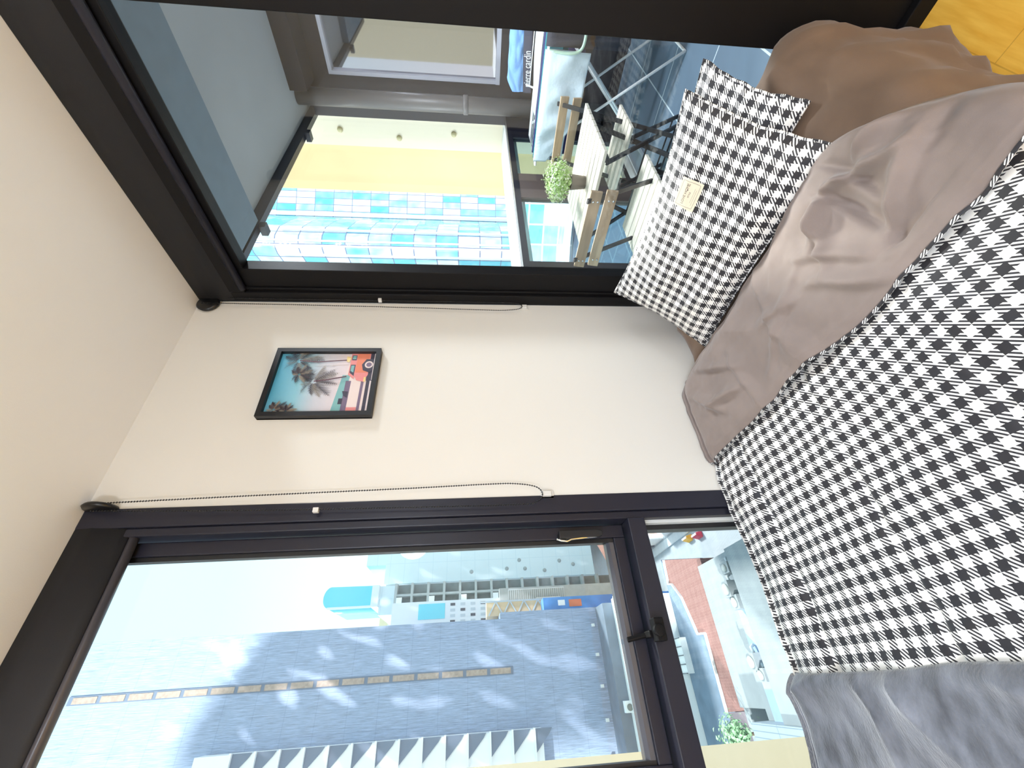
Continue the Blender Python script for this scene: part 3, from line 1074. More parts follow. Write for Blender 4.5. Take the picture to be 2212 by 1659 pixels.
struct(MB().box(1.62, 4.95, -2.0, 1.90, -0.22, 0.0).build('balcony_floor', M['tile']))
struct(MB().box(1.62, 4.95, -2.0, 1.88, 3.08, 3.30).build('balcony_ceiling', M['soffit']))
struct(MB().box(1.62, 2.84, -2.0, 1.86, 3.00, 3.0798).build('trim_1', M['bulk']))
mb = MB()
mb.box(1.62, 4.95, 1.8805, 1.93, 3.00, 3.30)
mb.box(2.80, 2.86, 1.885, 1.96, 2.955, 2.999)
mb.box(4.26, 4.33, 1.87, 1.95, 2.955, 2.999)
struct(mb.build('trim_2', M['darkmetal']))
mb = MB()
mb.box(4.75, 4.95, -2.0, 0.55, 0, 3.08)
mb.box(4.75, 4.95, 0.55, 1.556, 0, 1.185)
mb.box(4.75, 4.95, 0.55, 1.556, 2.79, 3.08)
mb.box(4.75, 4.95, 1.556, 1.79, 0, 3.08)
mb.box(4.45, 4.75, -2.0, 1.60, 2.93, 3.08)
struct(mb.build('wall_far', M['darkwall']))
struct(MB().box(1.62, 1.72, 1.40, 1.66, 0, 3.0).build('wall_outer', M['darkmetal']))
w2 = bpy.data.objects.new('window_2', None)
COL.objects.link(w2)
w2.location = (4.85, 1.05, 1.185)
struct(w2)
mb = MB()
mb.box(4.745, 4.85, 0.551, 1.555, 1.186, 1.225)
mb.box(4.755, 4.85, 1.525, 1.555, 1.225, 2.789)
mb.box(4.755, 4.85, 0.551, 0.60, 1.225, 2.789)
mb.box(4.755, 4.85, 0.60, 1.525, 2.755, 2.789)
mb.build('window_frame', mat('silver_frame', lin(168, 170, 182), 0.4), w2)
mb = MB()
mb.box(4.80, 4.81, 0.60, 1.525, 1.225, 2.755)
mb.build('pane', M['mirror'], w2)
mb = MB()
mb.box(4.72, 4.749, 1.80, 1.90, 0, 3.0)
struct(mb.build('trim_3', M['darkmetal']))

pp = thing('downpipe', 'grey brown round downpipe in the far corner of the balcony', 'pipe', (4.6, 1.69, 0))
MB().lathe([(0.075, 0.0), (0.075, 3.079)], (4.6, 1.69, 0), 28).build('pipe', mat('grey_pipe', lin(92, 88, 87), 0.45), pp)
MB().lathe([(0.076, 1.49), (0.084, 1.495), (0.084, 1.535), (0.076, 1.54)], (4.6, 1.69, 0), 28).build('pipe_collar', mat('pipe_collar', lin(100, 96, 96), 0.45), pp)

# ------------------------------------------------------------------ balustrade
bal = thing('balustrade', 'dark framed glass balustrade along the open side of the balcony', 'railing', (3.3, 1.86, 0))
MB().box(1.73, 4.75, 1.82, 1.87, 1.065, 1.113).build('top_rail', M['darkmetal'], bal)
MB().box(1.73, 4.75, 1.82, 1.87, 0.06, 0.10).build('bottom_rail', M['darkmetal'], bal)
for x0, x1, mm in ((2.33, 2.40, 'darkmetal'), (3.22, 3.60, 'brownmetal'), (4.28, 4.745, 'darkmetal')):
    MB().box(x0, x1, 1.825, 1.866, 0.0, 1.0645).build('post', M[mm], bal)
for x0, x1 in ((2.40, 3.22), (3.60, 4.28), (1.75, 2.33)):
    MB().box(x0, x1, 1.842, 1.848, 0.1005, 1.0645).build('glass_panel', M['rail_glass'], bal)
struct(MB().box(1.62, 5.0, 1.905, 2.36, 1.02, 1.115).build('trim_4', M['coping']))

# ------------------------------------------------------------------ rendered fin walls of the building
mb = MB()
mb.box(5.2, 9.0, 1.95, 2.94, -25, 3.88)
struct(mb.build('wall_right_fin', M['ochre']))
lit_strip = MB()
lit_strip.box(5.16, 5.1995, 1.95, 2.38, -25, 3.87)
po = struct(lit_strip.build('fin_lit_strip', M['cream']))
for z, y in ((2.92, 2.21), (2.28, 2.27), (1.66, 2.20)):
    mb = MB()
    mb.lathe([(0.0, 0), (0.030, 0.0), (0.030, -0.012), (0.020, -0.02), (0, -0.022)], (5.16, y, z), 18, 'X')
    v = thing('wall_vent', {2.92: 'top', 2.28: 'middle', 1.66: 'bottom'}[z] + ' small round vent of the three on the sunlit-toned outer wall beyond the balcony', 'vent', (5.16, y, z), 'round vents on the sunlit-toned wall')
    mb.build('vent_cover', mat('vent_grey', lin(205, 192, 150), 0.5), v)
struct(MB().box(-3.0, -0.315, 1.62, 2.94, -25, 4.5).build('wall_left_fin', M['beige']))

# ------------------------------------------------------------------ folding table
def slat_row(mb, x0, x1, y0, y1, z, n, gap, th=0.018):
    w = (x1 - x0 - gap * (n - 1)) / n
    for k in range(n):
        a = x0 + k * (w + gap)
        mb.box(a, a + w, y0, y1, z - th, z)
tab = thing('folding_table', 'folding balcony table with pale slatted top and black crossed legs', 'table', (2.80, 1.44, 0))
TX0, TX1, TY0, TY1 = 2.465, 3.14, 1.10, 1.775
w = (TX1 - TX0 - 0.012 * 7) / 8
for k in range(8):
    a = TX0 + k * (w + 0.012)
    MB().box(a, a + w, TY0, TY1, 0.683, 0.702).build('slat', M['ash'], tab, bevel=0.002)
MB().box(TX0 + 0.01, TX1 - 0.01, TY0 + 0.05, TY0 + 0.07, 0.655, 0.682).build('top_rail', M['iron'], tab)
MB().box(TX0 + 0.01, TX1 - 0.01, TY1 - 0.07, TY1 - 0.05, 0.655, 0.682).build('top_rail', M['iron'], tab)
for y, s in ((TY0 + 0.085, 0), (TY1 - 0.085, 0), ):
    MB().bar((TX0 + 0.04, y, 0.66), (TX1 - 0.02, y, 0.0), 0.012, 0.028, (0, 1, 0)).build('leg', M['iron'], tab)
    yy = y + (0.02 if y < 1.4 else -0.02)
    MB().bar((TX1 - 0.04, yy, 0.66), (TX0 + 0.02, yy, 0.0), 0.012, 0.028, (0, 1, 0)).build('leg', M['iron'], tab)
for a, b in (((TX1 - 0.06, TY0 + 0.09, 0.05), (TX1 - 0.06, TY1 - 0.09, 0.05)), ((TX0 + 0.06, TY0 + 0.11, 0.05), (TX0 + 0.06, TY1 - 0.11, 0.05)), ((2.80, TY0 + 0.08, 0.325), (2.80, TY1 - 0.08, 0.325))):
    MB().tube([a, b], 0.006, 8).build('stretcher', M['iron'], tab)

# ------------------------------------------------------------------ folding chairs
def make_chair(label, seatm, backm):
    """front is +x"""
    t = thing('folding_chair', label, 'chair', (0, 0, 0), 'slatted folding chairs at the balcony table')
    for k in range(5):
        x0 = -0.18 + k * 0.073
        MB().box(x0, x0 + 0.062, -0.235, 0.235, 0.436, 0.454).build('seat_slat', seatm, t, bevel=0.002)
    for z in (0.735, 0.822):
        mb = MB()
        mb.bar((-0.248 - (z - 0.75) * 0.15, -0.235, z), (-0.248 - (z - 0.75) * 0.15, 0.235, z), 0.018, 0.060, (0.15, 0, 1))
        mb.build('back_slat', backm, t, bevel=0.002)
    for sy in (-1, 1):
        y = sy * 0.185
        MB().bar((-0.273, y, 0.865), (0.235, y, 0.0), 0.010, 0.026, (0, 1, 0)).build('back_leg', M['iron'], t)
        y2 = sy * 0.170
        MB().bar((0.17, y2, 0.434), (-0.215, y2, 0.0), 0.010, 0.026, (0, 1, 0)).build('front_leg', M['iron'], t)
        for z in (0.735, 0.822):
            for dz in (-0.012, 0.012):
                mb = MB()
                mb.lathe([(0, 0), (0.006, 0), (0.006, -0.004), (0, -0.005)], (-0.2625 - (z - 0.75) * 0.15, y, z + dz), 8, 'X')
                mb.build('bolt', M['chrome'], t)
        MB().box(-0.19, 0.19, sy * 0.150 - 0.008, sy * 0.150 + 0.008, 0.418, 0.4355).build('seat_rail', M['iron'], t)
    MB().tube([(0.20, -0.18, 0.06), (0.20, 0.18, 0.06)], 0.006, 8).build('stretcher', M['iron'], t)
    MB().tube([(-0.18, -0.17, 0.045), (-0.18, 0.17, 0.045)], 0.006, 8).build('stretcher', M['iron'], t)
    return t
ch = make_chair('folding chair nearest the glass door, its slatted back turned to the bedroom', M['ash'], M['ash_d'])
place(ch, (2.30, 1.345, 0), 0.0)
ch2 = copy_tree(ch)
place(ch2, (2.975, 1.350, 0), PI, 'folding chair behind the table, in front of the laundry rack')
ch2.location = (3.00, 1.345, 0)

# ------------------------------------------------------------------ potted plant on the table
PXc, PYc = 2.735, 1.43
pot = thing('potted_plant', 'bushy green plant with tiny white flowers in a taupe pot on the slatted table', 'plant', (PXc, PYc, 0.7025))
MB().lathe([(0.0, 0.7025), (0.040, 0.7025), (0.049, 0.795), (0.050, 0.802), (0.045, 0.802), (0.042, 0.785), (0.0, 0.785)], (PXc, PYc, 0), 24).build('pot', M['potgrey'], pot)
random.seed(5)
mb = MB()
def leaf_quad(mb, c, n, ln, wd):
    n = Vector(n).normalized()
    s = n.cross(Vector((random.random() - .5, random.random() - .5, random.random() - .5))).normalized()
    a = s.cross(n)
    c = Vector(c)
    mb.face([mb.bm.verts.new(p) for p in (c - s * ln / 2, c + a * wd / 2 + n * wd * .2, c + s * ln / 2, c - a * wd / 2 + n * wd * .2)])
def plant_pt():
    while True:
        v = Vector((random.uniform(-1, 1), random.uniform(-1, 1), random.uniform(-1, 1)))
        if 0.35 < v.length < 1:
            v2 = Vector((v.x * 0.135, v.y * 0.135, v.z * 0.088))
            k = 1 + 0.22 * nz(v.x * 2, v.y * 2, v.z * 2)
            return v2 * k, v
for i in range(1500):
    p, v = plant_pt()
    c = Vector((PXc + 0.01, PYc, 0.888)) + p
    leaf_quad(mb, c, v + Vector((0, 0, .4)), random.uniform(.014, .024), random.uniform(.008, .013))
for i in range(26):
    p, v = plant_pt()
    mb.tube([(PXc, PYc, 0.79), Vector((PXc, PYc, 0.86)) + p * 0.6, Vector((PXc + 0.01, PYc, 0.888)) + p], 0.0012, 4)
mb.build('foliage', M['leaf'], pot, fix=False)
mb = MB()
for i in range(620):
    p, v = plant_pt()
    c = Vector((PXc + 0.01, PYc, 0.890)) + p * 1.06
    for q in range(3):
        leaf_quad(mb, c + Vector((random.uniform(-.005, .005), random.uniform(-.005, .005), random.uniform(-.004, .004))), v, 0.009, 0.008)
mb.build('flower', M['petal'], pot, fix=False)

# ------------------------------------------------------------------ laundry rack
RX0, RX1, RY0, RY1, RZ = 3.42, 3.95, 0.45, 1.66, 0.95
rk = thing('drying_rack', 'white folding laundry rack behind the balcony table, hung with washing', 'drying rack', (3.68, 1.05, 0))
mb = MB()
mb.tube([(RX0, RY0, RZ), (RX0, RY1, RZ), (RX1, RY1, RZ), (RX1, RY0, RZ)], 0.009, 8, closed=True)
mb.build('top_frame', M['steel'], rk)
for k in range(5):
    x = RX0 + (k + 1) * (RX1 - RX0) / 6
    MB().tube([(x, RY0, RZ), (x, RY1, RZ)], 0.004, 6).build('line_bar', M['steel'], rk)
for x in (RX0 + 0.02, RX1 - 0.02):
    MB().tube([(x, RY1 - 0.10, RZ), (x, 0.86, 0.009)], 0.010, 8).build('leg', M['steel'], rk)
    MB().tube([(x + 0.022, RY0 + 0.25, RZ), (x + 0.022, 1.62, 0.009)], 0.010, 8).build('leg', M['steel'], rk)
MB().tube([(RX0 + 0.02, 0.86, 0.010), (RX1 - 0.02, 0.86, 0.010)], 0.009, 8).build('foot_bar', M['steel'], rk)
MB().tube([(RX0 + 0.042, 1.62, 0.010), (RX1 + 0.002, 1.62, 0.010)], 0.009, 8).build('foot_bar', M['steel'], rk)
mb = MB()
mb.tube([(RX1, 0.5, RZ), (RX1 + 0.16, 0.5, RZ + 0.14), (RX1 + 0.16, 1.30, RZ + 0.14), (RX1, 1.30, RZ)], 0.008, 8)
for k in range(3):
    d = (k + 1) / 4
    mb.tube([(RX1 + 0.16 * d, 0.5, RZ + 0.14 * d), (RX1 + 0.16 * d, 1.30, RZ + 0.14 * d)], 0.004, 6)
mb.build('side_wing', M['steel'], rk)
mb = MB()
mb.tube(smooth_path([(RX0 - 0.005, 0.60, RZ), (RX0 - 0.03, 0.60, 0.80), (RX0 - 0.03, 0.64, 0.735), (RX0 - 0.03, 0.80, 0.72), (RX0 - 0.03, 0.88, 0.735), (RX0 - 0.03, 0.905, 0.80), (RX0 - 0.005, 0.905, RZ)], 8), 0.010, 8)
o = mb.build('folding_stay', mat('pale_green_plastic', lin(176, 205, 186), 0.4), rk)
o['label'] = 'pale green looped stay under the rack'

def hang(name, label, cat, matl, x, y0, y1, ztop, drop_front, drop_back, seed, amp=0.012, thick=0.004, group='washing on the laundry rack', gap=0.018):
    """cloth folded over a bar at x, dropping on both sides"""
    def fn(s, t):
        y = y0 + (y1 - y0) * s
        df = drop_front(s) if callable(drop_front) else drop_front
        L = df + drop_back
        q = t * L
        if q < df:
            z = ztop - (df - q)
            xx = x - gap
            k = min(1, (df - q) / 0.1)
        else:
            z = ztop - (q - df)
            xx = x + gap
            k = min(1, (q - df) / 0.1)
        e = abs(q - df)
        if e < 0.03:
            xx = x + gap * (q - df) / 0.03
            z = ztop + 0.008 * (1 - (e / 0.03) ** 2)
        xx += amp * k * (math.sin(s * 22 + seed + 2 * nz(s, t, seed, 3)) * 0.6 + nz(s * 3, t * 2, seed, 2))
        return (xx, y, z)
    mb = MB()
    mb.sheet(fn, 60, 44)
    o = mb.build(name, matl, None, solid=thick)
    return tag(o, label, cat, group)
hang('bed_sheet', 'large pale blue sheet hanging over the near bar of the laundry rack', 'laundry', M['linen'], RX0 - 0.002, 0.90, 1.62, RZ + 0.012,
     lambda s: 0.30 - 0.02 * s if s < 0.55 else 0.29 - 0.20 * (s - 0.55) / 0.45, 0.22, 3, 0.014)
hang('teal_cloth', 'narrow teal cloth along the top of the laundry rack behind the pale blue sheet', 'laundry', M['teal_l'], RX0 + 0.088, 0.52, 1.64, RZ + 0.006, 0.12, 0.16, 8, 0.006)
hang('navy_garment', 'navy garment hanging behind the pale blue sheet on the laundry rack', 'laundry', M['navy_l'], RX0 + 0.177, 0.75, 1.64, RZ + 0.006, 0.28, 0.30, 5, 0.012)
hang('black_trousers', 'black trousers hanging at the door end of the laundry rack', 'laundry', M['black_l'], RX0 - 0.002, 0.62, 0.88, RZ + 0.012, 0.55, 0.40, 11, 0.014)
def flat_towel(s, t):
    x = RX0 + 0.22 + 0.30 * t
    y1 = 1.38 - 0.35 * t * t
    y = 0.52 + (y1 - 0.52) * s
    return (x, y, RZ + 0.018 + 0.010 * t + 0.006 * nz(s * 3, t * 3, 4, 1))
mb = MB()
mb.sheet(flat_towel, 30, 16)
tag(mb.build('white_towel', M['white_l'], None, solid=0.012), 'white towel laid flat on top of the laundry rack', 'laundry', 'washing on the laundry rack')
# boxer shorts over the upper wing, waistband lettering towards the bedroom
bx = thing('boxer_shorts', 'sky blue boxer shorts with a lettered grey waistband on the rack', 'underwear', (RX1, 1.0, RZ + 0.15), 'washing on the laundry rack')
BX = RX1 + 0.10
def boxer_pt(s, t):
    y = 0.72 + 0.64 * s
    z = 1.165 - 0.105 * t
    if s > 0.86:
        z -= 0.05 * (s - 0.86) / 0.14 * (1 - t)
        y += 0.0
    x = BX - 0.012 * math.sin(PI * t) + 0.012 * nz(s * 4, t * 2, 2, 2) + 0.006 * math.sin(s * 26)
    return (x, y, z - 0.035 * s * s * t)
mb = MB()
mb.sheet(boxer_pt, 40, 14)
mb.build('shorts_body', M['blue_l'], bx, solid=0.012)
def band_mid(s):
    return boxer_pt(s, 1.0)[2] - 0.030
def band_pt(s, t):
    y = 0.72 + 0.64 * s
    zm = band_mid(s)
    if t < 0.45:
        return (BX - 0.034, y, zm + 0.034 - 0.068 * t / 0.45)
    if t < 0.55:
        return (BX - 0.034 + 0.010 * (t - 0.45) / 0.10, y, zm - 0.034)
    return (BX - 0.024, y, zm - 0.034 + 0.068 * (t - 0.55) / 0.45)
mb = MB()
mb.sheet(band_pt, 40, 20)
bd = mb.build('waistband', M['band'], bx)
vs, faces = text_mesh('pierre cardin', 0.050, 'lettering')
xs = [v.x for v in vs]
sc_ = 0.24 / (max(xs) - min(xs))
def on_band(v):
    y = 1.195 - v.x * sc_
    s = (y - 0.72) / 0.64
    return (BX - 0.0352, y, band_mid(max(0, min(1, s))) + v.y * sc_ * 1.7)
cx = sorted(xs)
gap = max(range(len(cx) - 1), key=lambda k: cx[k + 1] - cx[k])
cut = (cx[gap] + cx[gap + 1]) / 2
for side_ in (0, 1):
    mb = MB()
    nv = {}
    for f in faces:
        if (sum(vs[i].x for i in f) / len(f) > cut) == bool(side_):
            for i in f:
                if i not in nv:
                    nv[i] = mb.bm.verts.new(on_band(vs[i]))
            mb.face([nv[i] for i in f])
    o = mb.build('waistband_lettering', M['white_l'], bd, fix=False)
    o['label'] = ['white lettering, first word', 'white lettering, second word'][side_]

# ================================================================== THE CITY OUTSIDE
# patches of sunlight thrown onto the tower opposite by window panes higher up our own facade
gl = lamp('window_glints', 'SPOT', (26, 2.2, 34), direction=(-28, 63, -30), energy=260000, spot_size=math.radians(62), spot_blend=0.5, shadow_soft_size=0.1, color=(1.0, 0.93, 0.95))
gl.data.use_nodes = True
lt = gl.data.node_tree
em = lt.nodes['Emission']
ltc = lt.nodes.new('ShaderNodeTexCoord')
lmp = lt.nodes.new('ShaderNodeMapping')
lmp.inputs['Scale'].default_value = (38.0, 15.0, 15.0)
lro = lt.nodes.new('ShaderNodeMapping')
lro.inputs['Rotation'].default_value = (0, 0, 0.45)
lt.links.new(ltc.outputs['Normal'], lro.inputs[0])
lt.links.new(lro.outputs[0], lmp.inputs[0])
lnz = lt.nodes.new('ShaderNodeTexNoise')
lnz.inputs['Scale'].default_value = 1.0
lnz.inputs['Detail'].default_value = 0.5
lt.links.new(lmp.outputs[0], lnz.inputs['Vector'])
lr = lt.nodes.new('ShaderNodeValToRGB')
lr.color_ramp.elements[0].position = 0.60
lr.color_ramp.elements[0].color = (0, 0, 0, 1)
lr.color_ramp.elements[1].position = 0.78
lr.color_ramp.elements[1].color = (1, 1, 1, 1)
lt.links.new(lnz.outputs[0], lr.inputs[0])
lt.links.new(lr.outputs[0], em.inputs['Strength'])

# our own building around the room, and an unseen block added to cast diagonal shade on the tower
mb = MB()
mb.box(-30, -2.76, -20, 1.60, -30, 6)
mb.box(4.96, 20, -20, 1.60, -30, 6)
mb.box(-2.76, 4.96, -20, 1.60, -30, -0.25)
mb.box(-2.76, 4.96, -20, 1.60, 3.31, 6)
mb.box(-2.76, 4.96, -20, -2.6, -0.25, 3.31)
struct(mb.build('building_shell', M['beige']))
struct(MB().box(-78.3, -74.0, -24.5, -10, -30, 80.0).build('shade_caster_block', M['beige']))

M['road'] = mat('asphalt', lin(168, 180, 190), 0.9, var=0.06, vscale=0.6)
M['tower_d'] = None
def streak_panel(name, base, jointc, w, h):
    mt, t, p = new_mat(name)
    tc = t.nodes.new('ShaderNodeTexCoord')
    mp = t.nodes.new('ShaderNodeMapping')
    mp.inputs['Scale'].default_value = (3.0, 3.0, 0.16)
    t.links.new(tc.outputs['Object'], mp.inputs[0])
    n1 = t.nodes.new('ShaderNodeTexNoise')
    n1.inputs['Scale'].default_value = 3.0
    n1.inputs['Detail'].default_value = 8
    n1.inputs['Roughness'].default_value = 0.75
    t.links.new(mp.outputs[0], n1.inputs['Vector'])
    r = t.nodes.new('ShaderNodeValToRGB')
    e = r.color_ramp.elements
    e[0].position, e[0].color = 0.35, tuple(c * 0.80 for c in base[:3]) + (1,)
    e[1].position, e[1].color = 0.72, tuple(min(1, c * 1.7) for c in base[:3]) + (1,)
    t.links.new(n1.outputs[0], r.inputs[0])
    sp = t.nodes.new('ShaderNodeSeparateXYZ')
    t.links.new(tc.outputs['Object'], sp.inputs[0])
    cb = t.nodes.new('ShaderNodeCombineXYZ')
    t.links.new(sp.outputs[0], cb.inputs[0])
    t.links.new(sp.outputs[2], cb.inputs[1])
    br = t.nodes.new('ShaderNodeTexBrick')
    br.offset = 0
    br.inputs['Scale'].default_value = 1
    br.inputs['Brick Width'].default_value = w
    br.inputs['Row Height'].default_value = h
    br.inputs['Mortar Size'].default_value = 0.045
    br.inputs['Color1'].default_value = (1, 1, 1, 1)
    br.inputs['Color2'].default_value = (1, 1, 1, 1)
    br.inputs['Mortar'].default_value = jointc
    t.links.new(cb.outputs[0], br.inputs['Vector'])
    mx = t.nodes.new('ShaderNodeMix')
    mx.data_type = 'RGBA'
    mx.blend_type = 'MULTIPLY'
    mx.inputs[0].default_value = 1
    t.links.new(r.outputs[0], mx.inputs[6])
    t.links.new(br.outputs[0], mx.inputs[7])
    t.links.new(mx.outputs[2], p.inputs['Base Color'])
    p.inputs['Roughness'].default_value = 0.55
    return mt
M['tower_d'] = streak_panel('slate_tower_panel', (0.27, 0.35, 0.49), (0.86, 0.87, 0.90, 1), 9.0, 3.6)
M['win_strip'] = mat('bronze_glazing', lin(172, 158, 148), 0.25, var=0.15, vscale=3)
M['slot'] = mat('slate_recess_shade', lin(112, 128, 150), 0.6)
M['white_b'] = mat('white_render', (0.88, 0.92, 0.93), 0.7)
M['white_r'] = mat('weathered_white_roof', (0.27, 0.315, 0.345), 0.7, var=0.08, vscale=0.6)
M['white_p'] = grid_mat('white_cladding', (0.80, 0.92, 0.94, 1), (0.70, 0.84, 0.88, 1), 6.0, 3.1, 0.05, rough=0.6)
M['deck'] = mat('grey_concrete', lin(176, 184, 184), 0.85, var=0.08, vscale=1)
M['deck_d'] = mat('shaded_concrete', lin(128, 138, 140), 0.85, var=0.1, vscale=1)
M['tealglass'] = mat('teal_glass', lin(120, 225, 240), 0.15)
M['redroof'] = grid_mat('red_brick_paving', lin(134, 98, 94), lin(164, 130, 124), 0.5, 0.16, 0.012, rough=0.85, c2=lin(124, 88, 84), axis='XY', offs=0.5)
M['darkroof'] = mat('slate_roofing', lin(112, 132, 152), 0.8, var=0.12, vscale=0.7)
M['ribroof'] = grid_mat('pale_metal_roof', lin(136, 152, 164), lin(104, 122, 136), 0.4, 60, 0.03, rough=0.6, axis='XY')
M['blueroof'] = mat('blue_grey_roof', lin(152, 178, 208), 0.75, var=0.08, vscale=0.8)
M['terra'] = mat('terracotta_tiles', lin(232, 166, 150), 0.85, var=0.1, vscale=1.5)
M['bluebox'] = mat('blue_hoarding', lin(90, 150, 215), 0.7, var=0.2, vscale=0.5)
M['lattice'] = mat('pale_steel', lin(205, 215, 220), 0.5)
M['darkwin'] = mat('dark_window', lin(86, 92, 104), 0.2)
M['sand'] = mat('sand_render', lin(240, 214, 176), 0.8)

struct(MB().box(-400, 400, 1.6, 600, -31, -30).build('ground', M['road']))

# ---- dark slate tower opposite
tw = thing('slate_tower', 'tall slate grey tower filling the window, with one narrow strip of windows', 'building', (-3, 65, -15.8))
mb = MB()
mb.box(-24, 7.84, 65, 95, -2.2, 62)
mb.box(-24, 8.62, 65, 95, -30, -2.2)
mb.build('facade', M['tower_d'], tw)
ws = MB().box(1.55, 2.42, 64.90, 64.995, -3.6, 48.6).build('window_recess', M['slot'], tw)
for k in range(17):
    z0 = -3.3 + k * 3.05
    MB().box(1.66, 2.28, 64.86, 64.899, z0, z0 + 2.62).build('window', M['win_strip'], ws)
for k in range(5):
    MB().box(6.6 - k * 3.4, 6.25 - k * 3.4, 64.7, 64.995, -15.1, -14.7).build('wall_light', M['white_b'], tw)
# ---- stepped plinth roofs at its foot
pl = thing('plinth_roof', 'dark flat roof strip along the foot of the slate tower', 'roof', (0, 63, -30))
MB().box(-24, 8.5, 61.0, 64.99, -30, -15.6).build('roof_slab', M['darkroof'], pl)
wsb = thing('white_roof_edge', 'long white low roof between the slate tower and the window ledge', 'roof', (0, 60, -30))
MB().box(-24, 8.9, 58.6, 60.99, -30, -16.9).build('roof_slab', M['white_b'], wsb)
MB().box(-24, 8.9, 58.6, 58.9, -16.9, -16.5).build('parapet', M['white_b'], wsb)
ac = thing('air_conditioner', 'white outdoor air conditioner unit on the low white roof', 'air conditioner', (-2.3, 59.9, -16.9))
MB().box(-3.0, -1.9, 59.5, 60.3, -16.899, -15.9).build('casing', M['white_b'], ac)
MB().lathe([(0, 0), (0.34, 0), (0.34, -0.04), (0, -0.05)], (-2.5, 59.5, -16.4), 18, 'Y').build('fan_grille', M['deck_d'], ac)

# ---- balconies with saw-tooth shade at the left of the tower
sb = thing('sawtooth_apartments', 'white apartment stack with balconies and sawtooth wedges of painted shade left of the slate tower', 'building', (-8, 63, -8))
MB().box(-20, -3.9, 62.6, 64.9, -6.5, 31.5).build('wall', M['white_b'], sb)
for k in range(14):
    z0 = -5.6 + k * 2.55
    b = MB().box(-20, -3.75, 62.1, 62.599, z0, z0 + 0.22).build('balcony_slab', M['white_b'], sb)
    MB().extrude_profile([(-3.85, z0 - 0.01), (-3.85, z0 - 2.0), (-4.3, z0 - 1.7), (-6.0, z0 - 0.01)], 'Y', 62.45, 62.599).build('slab_shade_panel', M['slot'], b)  # dark wedge painted as the shade under each balcony slab
# ---- white tower with portholes, right of the gap
wt = thing('white_tower', 'smooth white slab tower with scattered round portholes beside the window frame', 'building', (30, 100, -30))
MB().box(19.9, 45, 100, 130, -26, 20.6).build('facade', M['white_p'], wt)
MB().box(19.0, 19.9, 100.5, 128, -26, 20.2).build('side_bay', M['lattice'], wt)
for x, z in ((21.6, 1.8), (21.9, -6.1), (21.75, -10.2), (23.1, -18.2), (22.2, -21.3), (21.2, -14.6), (23.6, -9.0)):
    mb = MB()
    mb.lathe([(0, 0), (0.42, 0), (0.42, -0.05), (0.0, -0.06)], (x, 100, z), 20, 'Y')
    mb.build('porthole', M['deck'], wt)
MB().box(24.0, 33, 101, 112, 20.6, 25.0).build('roof_annex', M['white_p'], wt)
# ---- vaulted glass roof pavilion
vr = thing('vaulted_pavilion', 'pale teal barrel vaulted glass roof standing against the sky', 'building', (16.5, 96, 14))
pr = [(15.2, 22.0)] + [(17.1 - 1.95 * math.cos(PI * k / 14 * 0.98), 30.2 + 1.3 * math.sin(PI * k / 14)) for k in range(15)] + [(18.95, 22.0)]
MB().extrude_profile(pr, 'Y', 96, 112, True).build('glass_vault', M['tealglass'], vr)
mb = MB()
mb.box(15.0, 18.95, 95.6, 112, 20.6, 22.0)
mb.box(14.9, 15.3, 95.7, 96.0, 22.0, 30.4)
mb.build('vault_rim', M['white_b'], vr)
MB().box(13.6, 18.95, 97, 112, 14, 20.6).build('base', M['white_p'], vr)

# ---- car park with open decks
cp = thing('car_park', 'concrete car park with stacked open decks between the white tower and slate tower', 'building', (15.5, 90, -30))
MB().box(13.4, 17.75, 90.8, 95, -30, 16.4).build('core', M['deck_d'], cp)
for k in range(14):
    z = 16.4 - k * 3.05
    MB().box(13.2, 17.8, 89.2, 92, z - 0.45, z).build('deck_slab', M['deck'], cp)
for k in range(13):
    z = 16.4 - k * 3.05
    mb = MB()
    mb.box(15.5, 15.9, 89.3, 90.79, z - 3.05, z - 0.45)
    mb.build('column', M['deck'], cp)
    if k % 2 == 0:
        MB().box(14.2, 15.3, 89.1, 89.19, z - 1.5, z - 0.46).build('deck_panel', M['white_b'], cp)
# ---- white apartments with teal screen
ap = thing('white_apartments', 'bright white apartment block with a teal wall screen right of the slate tower', 'building', (11.4, 80, -30))
MB().box(9.0, 12.9, 80, 94, -14, 15.0).build('wall', M['white_b'], ap)
MB().box(10.2, 12.5, 79.9, 79.995, 6.2, 10.6).build('teal_screen', M['tealglass'], ap)
for k in range(9):
    for j in range(4):
        x = 9.5 + j * 0.85
        z = 4.5 - k * 1.7
        MB().box(x, x + 0.4, 79.93, 79.995, z, z + 0.8).build('window', M['lattice'] if (k + j) % 3 else M['darkwin'], ap)
so = thing('sand_apartments', 'small sand coloured flats with rows of windows on the skyline', 'building', (12, 120, -10))
MB().box(13.5, 17.6, 120, 130, -10, 24.5).build('wall', M['sand'], so)
for k in range(7):
    MB().box(13.9, 17.3, 119.9, 119.995, 9 + k * 2.1, 9.8 + k * 2.1).build('window_row', M['white_b'], so)
